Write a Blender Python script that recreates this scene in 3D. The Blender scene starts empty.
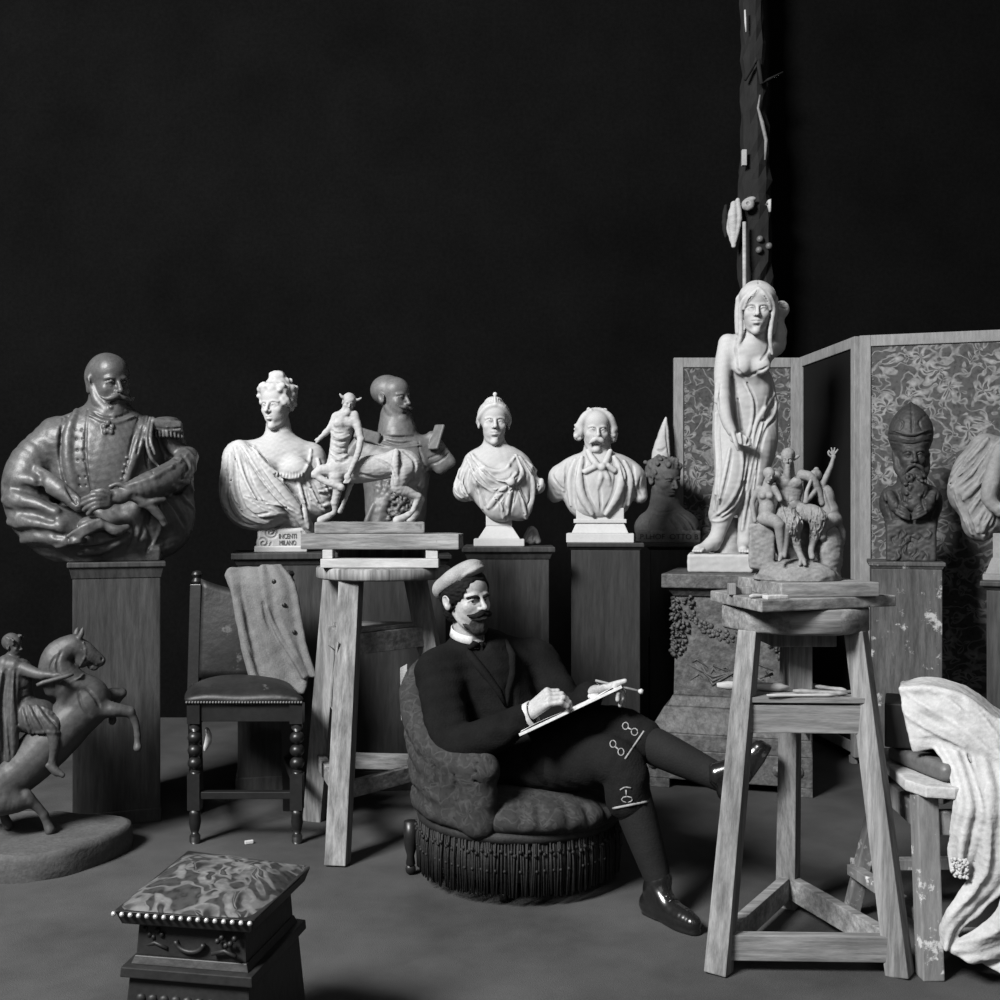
import bpy, bmesh, math, random
import numpy as np
from mathutils import Vector, Matrix
random.seed(7)
SC = bpy.context.scene
COL = SC.collection
FPX, HOR, CAMZ = 1050.0, 515.0, 1.35
R = math.radians

def W(px, py, Y):
    return Vector(((px - 500) / FPX * Y, Y, CAMZ - (py - HOR) / FPX * Y))

def Wz(px, py, Z):
    """point at height Z seen at the pixel"""
    Y = (CAMZ - Z) * FPX / (py - HOR)
    return Vector(((px - 500) / FPX * Y, Y, Z))

# ------------------------------------------------------------------ materials
def mat(name, c, rough=0.7, spec=0.3, var=0.25, scale=6.0, bump=0.1, bscale=40.0, crease_shade=0.0, metal=0.0, stretch=None, spots=None, coat=0.0, grain=0.22):
    """grey procedural surface: base value, low and high frequency mottling, bump"""
    m = bpy.data.materials.new(name); m.use_nodes = True
    nt = m.node_tree; N = nt.nodes; L = nt.links
    b = N['Principled BSDF']
    b.inputs['Roughness'].default_value = rough
    b.inputs['Specular IOR Level'].default_value = spec
    b.inputs['Metallic'].default_value = metal
    if coat: b.inputs['Coat Weight'].default_value = coat
    tc = N.new('ShaderNodeTexCoord'); mp = N.new('ShaderNodeMapping')
    L.new(tc.outputs['Object'], mp.inputs['Vector'])
    if stretch: mp.inputs['Scale'].default_value = stretch
    n1 = N.new('ShaderNodeTexNoise'); n1.inputs['Scale'].default_value = scale; n1.inputs['Detail'].default_value = 6
    n1.inputs['Roughness'].default_value = 0.62
    L.new(mp.outputs[0], n1.inputs['Vector'])
    r = N.new('ShaderNodeValToRGB')
    lo, hi = c * (1 - var), c * (1 + var)
    r.color_ramp.elements[0].position = 0.3; r.color_ramp.elements[1].position = 0.7
    r.color_ramp.elements[0].color = (lo, lo, lo, 1); r.color_ramp.elements[1].color = (hi, hi, hi, 1)
    L.new(n1.outputs['Fac'], r.inputs['Fac'])
    out = r.outputs['Color']
    if grain:
        n4 = N.new('ShaderNodeTexNoise'); n4.inputs['Scale'].default_value = bscale * 1.3; n4.inputs['Detail'].default_value = 6; n4.inputs['Roughness'].default_value = 0.75
        L.new(mp.outputs[0], n4.inputs['Vector'])
        r4 = N.new('ShaderNodeValToRGB'); r4.color_ramp.elements[0].position = .36; r4.color_ramp.elements[1].position = .64
        r4.color_ramp.elements[0].color = (1 - grain,) * 3 + (1,); r4.color_ramp.elements[1].color = (1 + grain * .6,) * 3 + (1,)
        L.new(n4.outputs['Fac'], r4.inputs['Fac'])
        mx = N.new('ShaderNodeMix'); mx.data_type = 'RGBA'; mx.blend_type = 'MULTIPLY'; mx.inputs['Factor'].default_value = 1
        L.new(out, mx.inputs['A']); L.new(r4.outputs['Color'], mx.inputs['B']); out = mx.outputs['Result']
    if crease_shade:  # creases darkened in the base colour, standing in for shade in the folds
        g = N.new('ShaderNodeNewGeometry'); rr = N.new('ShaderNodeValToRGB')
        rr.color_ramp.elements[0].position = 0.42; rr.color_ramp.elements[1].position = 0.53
        a = 1 - crease_shade
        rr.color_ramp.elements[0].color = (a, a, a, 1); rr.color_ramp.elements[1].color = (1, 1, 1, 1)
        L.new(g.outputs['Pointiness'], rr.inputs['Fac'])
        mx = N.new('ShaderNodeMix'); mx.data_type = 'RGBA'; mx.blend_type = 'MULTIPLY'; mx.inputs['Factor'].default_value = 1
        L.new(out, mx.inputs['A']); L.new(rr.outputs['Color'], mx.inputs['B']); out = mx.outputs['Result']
    if spots:
        sc_, thr, val = spots
        n3 = N.new('ShaderNodeTexNoise'); n3.inputs['Scale'].default_value = sc_; n3.inputs['Detail'].default_value = 8; n3.inputs['Roughness'].default_value = 0.7
        L.new(tc.outputs['Object'], n3.inputs['Vector'])
        r3 = N.new('ShaderNodeValToRGB'); r3.color_ramp.elements[0].position = thr; r3.color_ramp.elements[1].position = thr + 0.05
        L.new(n3.outputs['Fac'], r3.inputs['Fac'])
        mx = N.new('ShaderNodeMix'); mx.data_type = 'RGBA'
        L.new(r3.outputs['Color'], mx.inputs['Factor']); L.new(out, mx.inputs['A']); mx.inputs['B'].default_value = (val, val, val, 1)
        out = mx.outputs['Result']
    L.new(out, b.inputs['Base Color'])
    if bump:
        n2 = N.new('ShaderNodeTexNoise'); n2.inputs['Scale'].default_value = bscale; n2.inputs['Detail'].default_value = 5
        L.new(mp.outputs[0], n2.inputs['Vector'])
        bp = N.new('ShaderNodeBump'); bp.inputs['Strength'].default_value = bump; bp.inputs['Distance'].default_value = 0.01
        L.new(n2.outputs['Fac'], bp.inputs['Height']); L.new(bp.outputs['Normal'], b.inputs['Normal'])
    return m

def mat_pattern(name, lo, mid, hi, scale, kind='leaf', rough=0.85):
    """woven floral stuff: lobed leaves and rosettes, winding stems, dark ground"""
    m = bpy.data.materials.new(name); m.use_nodes = True
    nt = m.node_tree; N = nt.nodes; L = nt.links; b = N['Principled BSDF']
    b.inputs['Roughness'].default_value = rough; b.inputs['Specular IOR Level'].default_value = 0.12
    def nd(t, **k):
        n = N.new('ShaderNode' + t)
        for a, v in k.items(): setattr(n, a, v)
        return n
    def mth(op, a, b_=None, c=None):
        n = nd('Math', operation=op)
        for q, v in enumerate((a, b_, c)):
            if v is None: continue
            if isinstance(v, (int, float)): n.inputs[q].default_value = v
            else: L.new(v, n.inputs[q])
        return n.outputs[0]
    def ramp(v, pts):
        r = nd('ValToRGB'); e = r.color_ramp.elements
        e[0].position, e[1].position = pts[0][0], pts[-1][0]
        e[0].color = (pts[0][1],) * 3 + (1,); e[1].color = (pts[-1][1],) * 3 + (1,)
        for p, c in pts[1:-1]: k = e.new(p); k.color = (c, c, c, 1)
        L.new(v, r.inputs['Fac']); return r.outputs['Color']
    tc = nd('TexCoord')
    nz = nd('TexNoise'); nz.inputs['Scale'].default_value = scale * .35; nz.inputs['Detail'].default_value = 3; L.new(tc.outputs['Object'], nz.inputs['Vector'])
    ad = nd('VectorMath', operation='MULTIPLY_ADD'); L.new(nz.outputs['Color'], ad.inputs[0]); ad.inputs[1].default_value = (2.2 / scale,) * 3; L.new(tc.outputs['Object'], ad.inputs[2])
    masks = []
    for sc_, lob, amp, off in ((scale * .42, 5, .16, 0.0), (scale * .75, 3, .20, 1.3)):
        vo = nd('TexVoronoi'); vo.inputs['Scale'].default_value = sc_; L.new(ad.outputs[0], vo.inputs['Vector'])
        sb = nd('VectorMath', operation='SUBTRACT'); L.new(ad.outputs[0], sb.inputs[0]); L.new(vo.outputs['Position'], sb.inputs[1])
        sx = nd('SeparateXYZ'); L.new(sb.outputs[0], sx.inputs[0])
        ang = mth('ARCTAN2', sx.outputs['Z'], mth('ADD', sx.outputs['X'], mth('MULTIPLY', sx.outputs['Y'], .6)))
        pet = mth('MULTIPLY', mth('SINE', mth('MULTIPLY_ADD', ang, float(lob), off)), amp)
        dd = mth('SUBTRACT', mth('MULTIPLY', vo.outputs['Distance'], 1.0), pet)
        masks.append(dd)
    n2 = nd('TexNoise'); n2.inputs['Scale'].default_value = scale * .55; n2.inputs['Detail'].default_value = 1.5; L.new(ad.outputs[0], n2.inputs['Vector'])
    stem = mth('ABSOLUTE', mth('SUBTRACT', mth('FRACT', mth('MULTIPLY', n2.outputs['Fac'], 5.0)), .5))
    def mix(f, a, c):
        n = nd('Mix', data_type='RGBA'); L.new(f, n.inputs['Factor']); 
        for q, v in (('A', a), ('B', c)):
            if isinstance(v, float): n.inputs[q].default_value = (v, v, v, 1)
            else: L.new(v, n.inputs[q])
        return n.outputs['Result']
    n3 = nd('TexNoise'); n3.inputs['Scale'].default_value = scale * 3; n3.inputs['Detail'].default_value = 5; L.new(tc.outputs['Object'], n3.inputs['Vector'])
    ground = ramp(n3.outputs['Fac'], [(.35, lo), (.65, mid)])
    c = mix(ramp(stem, [(.06, 1.0), (.14, 0.0)]), ground, (mid + hi) / 2)
    c = mix(ramp(masks[1], [(.26, 1.0), (.33, 0.0)]), c, ramp(masks[1], [(0, lo), (.10, mid), (.25, hi * .8)]))
    c = mix(ramp(masks[0], [(.30, 1.0), (.37, 0.0)]), c, ramp(masks[0], [(0, mid), (.08, lo), (.16, hi), (.30, hi * .7)]))
    f = mix(ramp(n3.outputs['Fac'], [(.4, .0), (.75, .6)]), c, lo)
    L.new(f, b.inputs['Base Color'])
    return m

# ------------------------------------------------------------------ object helpers
def tag(o, label=None, cat=None, group=None, kind=None):
    if label: o['label'] = label
    if cat: o['category'] = cat
    if group: o['group'] = group
    if kind: o['kind'] = kind
    return o

def empty(name, loc, label=None, cat=None, group=None):
    o = bpy.data.objects.new(name, None); o.empty_display_size = 0.05
    COL.objects.link(o); o.location = loc
    return tag(o, label, cat, group)

def link_mesh(name, me, m, parent=None, origin=None, smooth=False):
    """mesh in world coordinates -> object (origin moved to the given base point)"""
    org = Vector(origin) if origin is not None else (world_loc(parent) if parent else Vector((0, 0, 0)))
    me.transform(Matrix.Translation(-org))
    if smooth:
        me.polygons.foreach_set('use_smooth', [True] * len(me.polygons))
    me.materials.append(m)
    o = bpy.data.objects.new(name, me); COL.objects.link(o)
    if parent:
        o.parent = parent; o.location = org - world_loc(parent)
    else:
        o.location = org
    return o

def world_loc(o):
    v = Vector(o.location)
    while o.parent:
        o = o.parent; v += Vector(o.location)
    return v

class MB:
    """collects simple shapes in world space, becomes one mesh"""
    def __init__(s): s.v = []; s.f = []; s.sm = []
    def add(s, vs, fs, sm=False):
        n = len(s.v); s.v += [tuple(p) for p in vs]; s.f += [tuple(i + n for i in f) for f in fs]; s.sm += [sm] * len(fs)
        return s
    def box(s, c, size, ax=None):
        """box centred at c; ax = (ex,ey,ez) unit axes"""
        ex, ey, ez = ax or (Vector((1, 0, 0)), Vector((0, 1, 0)), Vector((0, 0, 1)))
        c = Vector(c); a, b, d = [k / 2 for k in size]
        vs = [c + ex * (a * i) + ey * (b * j) + ez * (d * k) for i in (-1, 1) for j in (-1, 1) for k in (-1, 1)]
        return s.add(vs, [(0, 1, 3, 2), (4, 6, 7, 5), (0, 4, 5, 1), (2, 3, 7, 6), (0, 2, 6, 4), (1, 5, 7, 3)])
    def frustum(s, c0, size0, c1, size1, ax=None):
        ex, ey, ez = ax or (Vector((1, 0, 0)), Vector((0, 1, 0)), Vector((0, 0, 1)))
        vs = []
        for c, z in ((Vector(c0), size0), (Vector(c1), size1)):
            vs += [c + ex * (z[0] / 2 * i) + ey * (z[1] / 2 * j) for i, j in ((-1, -1), (1, -1), (1, 1), (-1, 1))]
        return s.add(vs, [(3, 2, 1, 0), (4, 5, 6, 7), (0, 1, 5, 4), (1, 2, 6, 5), (2, 3, 7, 6), (3, 0, 4, 7)])
    def beam(s, p0, p1, w, t, up=(0, 0, 1), w1=None, t1=None, roll=0):
        """square-section bar from p0 to p1"""
        p0, p1 = Vector(p0), Vector(p1); d = (p1 - p0).normalized(); up = Vector(up)
        e1 = d.cross(up)
        if e1.length < 1e-4: e1 = d.cross(Vector((0, 1, 0)))
        e1.normalize(); e2 = e1.cross(d).normalized()
        if roll:
            q = Matrix.Rotation(roll, 3, d); e1 = q @ e1; e2 = q @ e2
        w1 = w1 or w; t1 = t1 or t
        vs = [p + e1 * (i * ww / 2) + e2 * (j * tt / 2) for p, ww, tt in ((p0, w, t), (p1, w1, t1)) for i, j in ((-1, -1), (1, -1), (1, 1), (-1, 1))]
        return s.add(vs, [(3, 2, 1, 0), (4, 5, 6, 7), (0, 1, 5, 4), (1, 2, 6, 5), (2, 3, 7, 6), (3, 0, 4, 7)])
    def prism(s, pts, n):
        """flat polygon pts extruded by the vector n"""
        k = len(pts); n = Vector(n); a = [Vector(p) for p in pts]
        vs = a + [p + n for p in a]
        return s.add(vs, [tuple(range(k))[::-1], tuple(range(k, 2 * k))] + [(i, (i + 1) % k, k + (i + 1) % k, k + i) for i in range(k)])
    def lathe(s, prof, c=(0, 0, 0), axis=None, n=24, ang=(0, 2 * math.pi)):
        c = Vector(c); ez = Vector(axis).normalized() if axis else Vector((0, 0, 1))
        ex = ez.orthogonal().normalized() if axis else Vector((1, 0, 0)); ey = ez.cross(ex)
        full = abs(ang[1] - ang[0]) > 6.28
        m = n if full else n + 1; vs = []
        for r, z in prof:
            for i in range(m):
                a = ang[0] + (ang[1] - ang[0]) * i / n
                vs.append(c + ez * z + ex * (r * math.cos(a)) + ey * (r * math.sin(a)))
        fs = []
        for j in range(len(prof) - 1):
            for i in range(n):
                i2 = (i + 1) % m if full else i + 1
                fs.append((j * m + i, j * m + i2, (j + 1) * m + i2, (j + 1) * m + i))
        if full:
            if prof[0][0] > 1e-5: fs.append(tuple(range(m))[::-1])
            if prof[-1][0] > 1e-5: fs.append(tuple((len(prof) - 1) * m + i for i in range(m)))
        return s.add(vs, fs, True)
    def tube(s, pts, rad, n=10):
        pts = [Vector(p) for p in pts]; k = len(pts)
        if not hasattr(rad, '__len__'): rad = [rad] * k
        vs = []; prev = None
        for i, p in enumerate(pts):
            d = (pts[min(i + 1, k - 1)] - pts[max(i - 1, 0)]).normalized()
            if prev is None: e1 = d.orthogonal().normalized()
            else:
                e1 = prev - d * prev.dot(d); e1.normalize()
            prev = e1; e2 = d.cross(e1)
            for j in range(n):
                a = 2 * math.pi * j / n
                vs.append(p + e1 * (rad[i] * math.cos(a)) + e2 * (rad[i] * math.sin(a)))
        fs = [(i * n + j, i * n + (j + 1) % n, (i + 1) * n + (j + 1) % n, (i + 1) * n + j) for i in range(k - 1) for j in range(n)]
        fs += [tuple(range(n))[::-1], tuple((k - 1) * n + j for j in range(n))]
        return s.add(vs, fs, True)
    def sphere(s, c, r, n=10, sq=(1, 1, 1)):
        c = Vector(c); vs = []; m = n; h = max(4, n // 2)
        for i in range(1, h):
            t = math.pi * i / h
            for j in range(m):
                a = 2 * math.pi * j / m
                vs.append(c + Vector((r * sq[0] * math.sin(t) * math.cos(a), r * sq[1] * math.sin(t) * math.sin(a), r * sq[2] * math.cos(t))))
        vs += [c + Vector((0, 0, r * sq[2])), c - Vector((0, 0, r * sq[2]))]
        a, b = len(vs) - 2, len(vs) - 1
        fs = [(i * m + j, (i + 1) * m + j, (i + 1) * m + (j + 1) % m, i * m + (j + 1) % m) for i in range(h - 2) for j in range(m)]
        fs += [(a, j, (j + 1) % m) for j in range(m)] + [(b, (h - 2) * m + (j + 1) % m, (h - 2) * m + j) for j in range(m)]
        return s.add(vs, fs, True)
    def build(s, name, m, parent=None, origin=None, bevel=0.0, seg=2, jitter=0.0, sub=0):
        me = bpy.data.meshes.new(name); me.from_pydata(s.v, [], s.f)
        me.polygons.foreach_set('use_smooth', s.sm)
        if bevel or sub:
            bm = bmesh.new(); bm.from_mesh(me)
            bmesh.ops.recalc_face_normals(bm, faces=bm.faces)
            if bevel:
                es = [e for e in bm.edges if len(e.link_faces) == 2 and e.calc_face_angle(0) > 0.5]
                bmesh.ops.bevel(bm, geom=es, offset=bevel, segments=seg, affect='EDGES', profile=0.6, clamp_overlap=True)
            if sub:
                bmesh.ops.subdivide_edges(bm, edges=bm.edges, cuts=sub, use_grid_fill=True)
            if jitter:
                for v in bm.verts:
                    p = v.co * 9
                    v.co += Vector((math.sin(p.y * 1.7 + p.z * 2.3), math.sin(p.x * 1.9 + p.z), math.sin(p.x * 1.3 + p.y * 2.1))) * jitter
            bm.to_mesh(me); bm.free()
        else:
            bm = bmesh.new(); bm.from_mesh(me); bmesh.ops.recalc_face_normals(bm, faces=bm.faces); bm.to_mesh(me); bm.free()
        return link_mesh(name, me, m, parent, origin)

def grid_mesh(name, P, m, parent=None, origin=None, thick=0.0):
    """P[i][j] world points -> smooth sheet, optionally solid"""
    a, b = len(P), len(P[0])
    vs = [tuple(p) for row in P for p in row]
    fs = [(i * b + j, i * b + j + 1, (i + 1) * b + j + 1, (i + 1) * b + j) for i in range(a - 1) for j in range(b - 1)]
    me = bpy.data.meshes.new(name); me.from_pydata(vs, [], fs)
    o = link_mesh(name, me, m, parent, origin, smooth=True)
    if thick:
        md = o.modifiers.new('solid', 'SOLIDIFY'); md.thickness = thick; md.offset = 0
    return o

def text_mesh(name, body, size, c, ex, ez, m, parent, depth=0.002, width=None):
    """flat letters as a real mesh, centred at c, running along ex, upright along ez"""
    cu = bpy.data.curves.new(name, 'FONT'); cu.body = body; cu.size = size; cu.align_x = 'CENTER'; cu.align_y = 'CENTER'
    cu.extrude = depth
    o = bpy.data.objects.new(name, cu); COL.objects.link(o)
    dg = bpy.context.evaluated_depsgraph_get(); dg.update()
    me = bpy.data.meshes.new_from_object(o.evaluated_get(dg)); bpy.data.objects.remove(o)
    ex = Vector(ex).normalized(); ez = Vector(ez).normalized(); n = ex.cross(ez)
    if width:
        xs = [v.co.x for v in me.vertices]; w0 = max(xs) - min(xs); sx = width / w0
    else: sx = 1
    M = Matrix(((ex.x * sx, ez.x, n.x, c[0]), (ex.y * sx, ez.y, n.y, c[1]), (ex.z * sx, ez.z, n.z, c[2]), (0, 0, 0, 1)))
    me.transform(M)
    return link_mesh(name, me, m, parent)

# ------------------------------------------------------------------ signed-distance sculpting
def rot(yaw=0, pitch=0, roll=0):
    return np.array((Matrix.Rotation(R(yaw), 3, 'Z') @ Matrix.Rotation(R(pitch), 3, 'X') @ Matrix.Rotation(R(roll), 3, 'Y')))

def catmull(pts, n=6):
    pts = [np.array(p, float) for p in pts]
    if len(pts) < 3: return pts
    P = [2 * pts[0] - pts[1]] + pts + [2 * pts[-1] - pts[-2]]
    out = []
    for i in range(1, len(P) - 2):
        a, b, c, d = P[i - 1:i + 3]
        for k in range(n):
            t = k / n
            out.append(0.5 * (2 * b + (c - a) * t + (2 * a - 5 * b + 4 * c - d) * t * t + (3 * b - 3 * c + d - a) * t ** 3))
    out.append(pts[-1])
    return out

class Sculpt:
    """clay: a distance field on a grid. Design axes x right, y away, z up.
    px mode: points are (u, v, w) picture-scale units at depth Y0, turned to face the viewer."""
    def __init__(s, box, h, Y0=None, px=True):
        s.pxm = px
        if px:
            u0, u1, v0, v1, w0, w1 = box
            s.lo = np.array([u0, w0, -v1], float); hi = np.array([u1, w1, -v0], float)
            s.uc = (u0 + u1) / 2; s.vc = (v0 + v1) / 2; s.Y0 = Y0
        else:
            s.lo = np.array(box[0], float); hi = np.array(box[1], float)
        s.h = h
        s.n = np.ceil((hi - s.lo) / h).astype(int) + 1
        s.ax = [s.lo[i] + h * np.arange(s.n[i]) for i in range(3)]
        s.F = np.full(tuple(s.n), 1e3, np.float32)
        s.o = np.zeros(3); s.R = np.eye(3); s.k = 1.0; s.infr = False; s.dm = None
    def frame(s, o=None, Rm=None, k=1.0):
        if o is None: s.o = np.zeros(3); s.R = np.eye(3); s.k = 1.0; s.infr = False
        else:
            s.o = s.P(o); s.R = Rm if Rm is not None else np.eye(3); s.k = k; s.infr = True
        return s
    def P(s, p):
        p = np.array(p, float)
        return np.array([p[0], p[2] if len(p) > 2 else 0.0, -p[1]]) if s.pxm else p
    def T(s, p):
        return s.o + s.k * (s.R @ np.array(p, float)) if s.infr else s.P(p)
    def _sl(s, lo, hi):
        a = np.maximum(np.floor((lo - s.lo) / s.h).astype(int), 0); b = np.minimum(np.ceil((hi - s.lo) / s.h).astype(int) + 1, s.n)
        if np.any(b <= a): return None
        return tuple(slice(a[i], b[i]) for i in range(3))
    def _pts(s, sl):
        return s.ax[0][sl[0]][:, None, None], s.ax[1][sl[1]][None, :, None], s.ax[2][sl[2]][None, None, :]
    def _op(s, sl, d, k, op):
        A = s.F[sl]; s.dm = None
        if op == 'u':
            if k > 0:
                hh = np.clip(0.5 + 0.5 * (A - d) / k, 0, 1); s.F[sl] = A + (d - A) * hh - k * hh * (1 - hh)
            else: s.F[sl] = np.minimum(A, d)
        elif op == 's':
            d = -d
            if k > 0:
                hh = np.clip(0.5 - 0.5 * (A - d) / k, 0, 1); s.F[sl] = A + (d - A) * hh + k * hh * (1 - hh)
            else: s.F[sl] = np.maximum(A, d)
        elif op == 'i':
            s.F[sl] = np.maximum(A, d)
    def ell(s, c, r, k=None, op='u', rt=None):
        """ellipsoid; r in (x, y-depth, z) order in a frame, (u, v, w) in picture units"""
        c = s.T(c)
        if not hasattr(r, '__len__'): r = (r, r, r)
        r = np.array(r, float)
        if s.pxm and not s.infr: r = r[[0, 2, 1]]
        r = r * s.k
        k = (min(r) * 0.3 if k is None else k * s.k)
        M = s.R @ rt if rt is not None else s.R
        ext = np.sqrt(((M * r[None, :]) ** 2).sum(1)) + k + 2 * s.h
        sl = s._sl(c - ext, c + ext)
        if sl is None: return s
        X, Y, Z = s._pts(sl); X = X - c[0]; Y = Y - c[1]; Z = Z - c[2]
        if np.allclose(M, np.eye(3)): q = (X, Y, Z)
        else: q = tuple(M[0, i] * X + M[1, i] * Y + M[2, i] * Z for i in range(3))
        k0 = np.sqrt((q[0] / r[0]) ** 2 + (q[1] / r[1]) ** 2 + (q[2] / r[2]) ** 2)
        k1 = np.sqrt((q[0] / r[0] ** 2) ** 2 + (q[1] / r[1] ** 2) ** 2 + (q[2] / r[2] ** 2) ** 2) + 1e-6
        s._op(sl, (k0 * (k0 - 1) / k1).astype(np.float32), k, op)
        return s
    def boxp(s, c, r, rd=0.0, k=0.0, op='u', rt=None):
        c = s.T(c); r = np.array(r, float)
        if s.pxm and not s.infr: r = r[[0, 2, 1]]
        r = r * s.k; rd *= s.k; k *= s.k
        M = s.R @ rt if rt is not None else s.R
        ext = np.abs(M) @ r + k + 2 * s.h
        sl = s._sl(c - ext, c + ext)
        if sl is None: return s
        X, Y, Z = s._pts(sl); X = X - c[0]; Y = Y - c[1]; Z = Z - c[2]
        q = [np.abs(M[0, i] * X + M[1, i] * Y + M[2, i] * Z) - (r[i] - rd) for i in range(3)]
        d = np.sqrt(sum(np.maximum(t, 0) ** 2 for t in q)) + np.minimum(np.maximum(np.maximum(q[0], q[1]), q[2]), 0) - rd
        s._op(sl, d.astype(np.float32), k, op)
        return s
    def _cap(s, a, b, ra, rb, k, op):
        m = max(ra, rb) + k + 2 * s.h
        sl = s._sl(np.minimum(a, b) - m, np.maximum(a, b) + m)
        if sl is None: return
        X, Y, Z = s._pts(sl); ba = b - a; L2 = float(ba @ ba) + 1e-9
        px, py, pz = X - a[0], Y - a[1], Z - a[2]
        t = np.clip((px * ba[0] + py * ba[1] + pz * ba[2]) / L2, 0, 1)
        d = np.sqrt((px - t * ba[0]) ** 2 + (py - t * ba[1]) ** 2 + (pz - t * ba[2]) ** 2) - (ra + (rb - ra) * t)
        s._op(sl, d.astype(np.float32), k, op)
    def tube(s, pts, rad, k=None, op='u', n=4):
        """smooth tapered tube through the points"""
        m = len(pts)
        if not hasattr(rad, '__len__'): rad = [rad] * m
        Q = [np.append(s.T(p), r * s.k) for p, r in zip(pts, rad)]
        Q = catmull(Q, n) if m > 2 else Q
        k = (min(rad) * 0.7 if k is None else k) * s.k
        s._chain([(a[:3], b[:3], max(a[3], 1e-4), max(b[3], 1e-4)) for a, b in zip(Q[:-1], Q[1:])], k, op)
        return s
    def _chain(s, segs, k, op):
        """one union for a whole chain of tapered capsules"""
        if not segs: return
        lo = np.min([np.minimum(a, b) - max(ra, rb) for a, b, ra, rb in segs], 0) - k - 4 * s.h
        hi = np.max([np.maximum(a, b) + max(ra, rb) for a, b, ra, rb in segs], 0) + k + 4 * s.h
        sl = s._sl(lo, hi)
        if sl is None: return
        o = np.array([q.start for q in sl]); D = np.full(tuple(q.stop - q.start for q in sl), 1e3, np.float32)
        for a, b, ra, rb in segs:
            m = max(ra, rb) + k + 2 * s.h
            s2 = s._sl(np.minimum(a, b) - m, np.maximum(a, b) + m)
            if s2 is None: continue
            X, Y, Z = s._pts(s2); ba = b - a; L2 = float(ba @ ba) + 1e-9
            px, py, pz = X - a[0], Y - a[1], Z - a[2]
            t = np.clip((px * ba[0] + py * ba[1] + pz * ba[2]) / L2, 0, 1)
            d = np.sqrt((px - t * ba[0]) ** 2 + (py - t * ba[1]) ** 2 + (pz - t * ba[2]) ** 2) - (ra + (rb - ra) * t)
            l2 = tuple(slice(q.start - o[i], q.stop - o[i]) for i, q in enumerate(s2))
            D[l2] = np.minimum(D[l2], d)
        s._op(sl, D, k, op)
    def blur(s, n=1):
        """soften the whole field a little"""
        c = 5 * s.h; s.F = np.clip(s.F, -c, c)
        for _ in range(n):
            G = s.F * 2
            for ax in range(3):
                G = G + np.roll(s.F, 1, ax) + np.roll(s.F, -1, ax)
            s.F = (G / 8).astype(np.float32)
        s.F[[0, -1]] = c; s.F[:, [0, -1]] = c; s.F[:, :, [0, -1]] = c; s.dm = None
        return s
    def front(s):
        if s.dm is None:
            ins = s.F < 0
            s.any = ins.any(1); q = ins.argmax(1)
            I, K = np.indices(q.shape); a, b = s.F[I, q, K], s.F[I, np.maximum(q - 1, 0), K]
            s.dm = q - np.where(q > 0, np.clip(a / (a - b - 1e-9), 0, 1), 0)
        return s.dm
    def line(s, pts, r=1.2, k=1.0, op='s', off=0.0, n=5, taper=True):
        """a fold ('u') or groove ('s') drawn on the front of the clay along a picture-space curve"""
        s.front(); dm, an = s.dm, s.any
        Q = catmull([(p[0], p[1]) for p in pts], n) if len(pts) > 2 else [np.array(p[:2], float) for p in pts]
        if len(Q) == 2: Q = [Q[0] + (Q[1] - Q[0]) * t for t in np.linspace(0, 1, 6)]
        T_ = []
        for i, (u, v) in enumerate(Q):
            a = int(round((u - s.lo[0]) / s.h)); b = int(round((-v - s.lo[2]) / s.h))
            if 0 <= a < s.n[0] and 0 <= b < s.n[2] and an[a, b]:
                f = i / max(1, len(Q) - 1)
                rr = r * (0.35 + 0.65 * math.sin(math.pi * min(max(f, 0.02), 0.98)) ** 0.6) if taper else r
                T_.append((np.array([u, s.lo[1] + s.h * dm[a, b] + off, -v]), rr))
            else: T_.append(None)
        Z = [t[0][1] if t else None for t in T_]
        for i, t in enumerate(T_):
            if t:
                nb = [z for z in Z[max(0, i - 2):i + 3] if z is not None and abs(z - t[0][1]) < 5 * s.h]
                t[0][1] = sum(nb) / len(nb)
        s._chain([(a[0], b[0], a[1], b[1]) for a, b in zip(T_[:-1], T_[1:]) if a and b and abs(a[0][1] - b[0][1]) < 14 * s.h], k, op)
        s.dm = dm; s.any = an
        return s
    def lines(s, L, r=1.2, k=1.0, op='s', off=0.0):
        s.dm = None
        for p in L: s.line(p, r, k, op, off)
        s.dm = None
        return s
    def disp(s, fn, box=None):
        """F += fn(x, y, z) (design axes)"""
        if box is None: sl = (slice(None),) * 3
        else:
            u0, u1, v0, v1, w0, w1 = box
            lo, hi = (np.array([u0, w0, -v1], float), np.array([u1, w1, -v0], float)) if s.pxm else (np.array([u0, v0, w0], float), np.array([u1, v1, w1], float))
            sl = s._sl(lo, hi)
            if sl is None: return s
        s.F[sl] += fn(*s._pts(sl)).astype(np.float32); s.dm = None
        return s
    def sheet(s, Lp, Rp, wl, wr, th=2.0, amp=3.0, nf=3, ph=0.0, k=2.0, rows=5, cols=30):
        """hanging cloth between two picture-space edges, rippled in depth"""
        A = catmull([(p[0], p[1], w) for p, w in zip(Lp, wl)], rows); B = catmull([(p[0], p[1], w) for p, w in zip(Rp, wr)], rows)
        m = min(len(A), len(B)); G = []
        for i in range(m):
            f = i / (m - 1); row = []
            for j in range(cols + 1):
                t = j / cols; q = A[i] + (B[i] - A[i]) * t
                q = q + np.array([0, 0, amp * (.4 + .6 * f) * math.sin(t * nf * 6.283 + ph + 1.2 * math.sin(f * 3)) + amp * .4 * math.sin(t * nf * 13 + f * 4)])
                row.append(s.P(q))
            G.append(row)
        s._chain([(G[i][j], G[i + 1][j], th, th) for i in range(m - 1) for j in range(cols + 1)], k, 'u')
        return s
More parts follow.
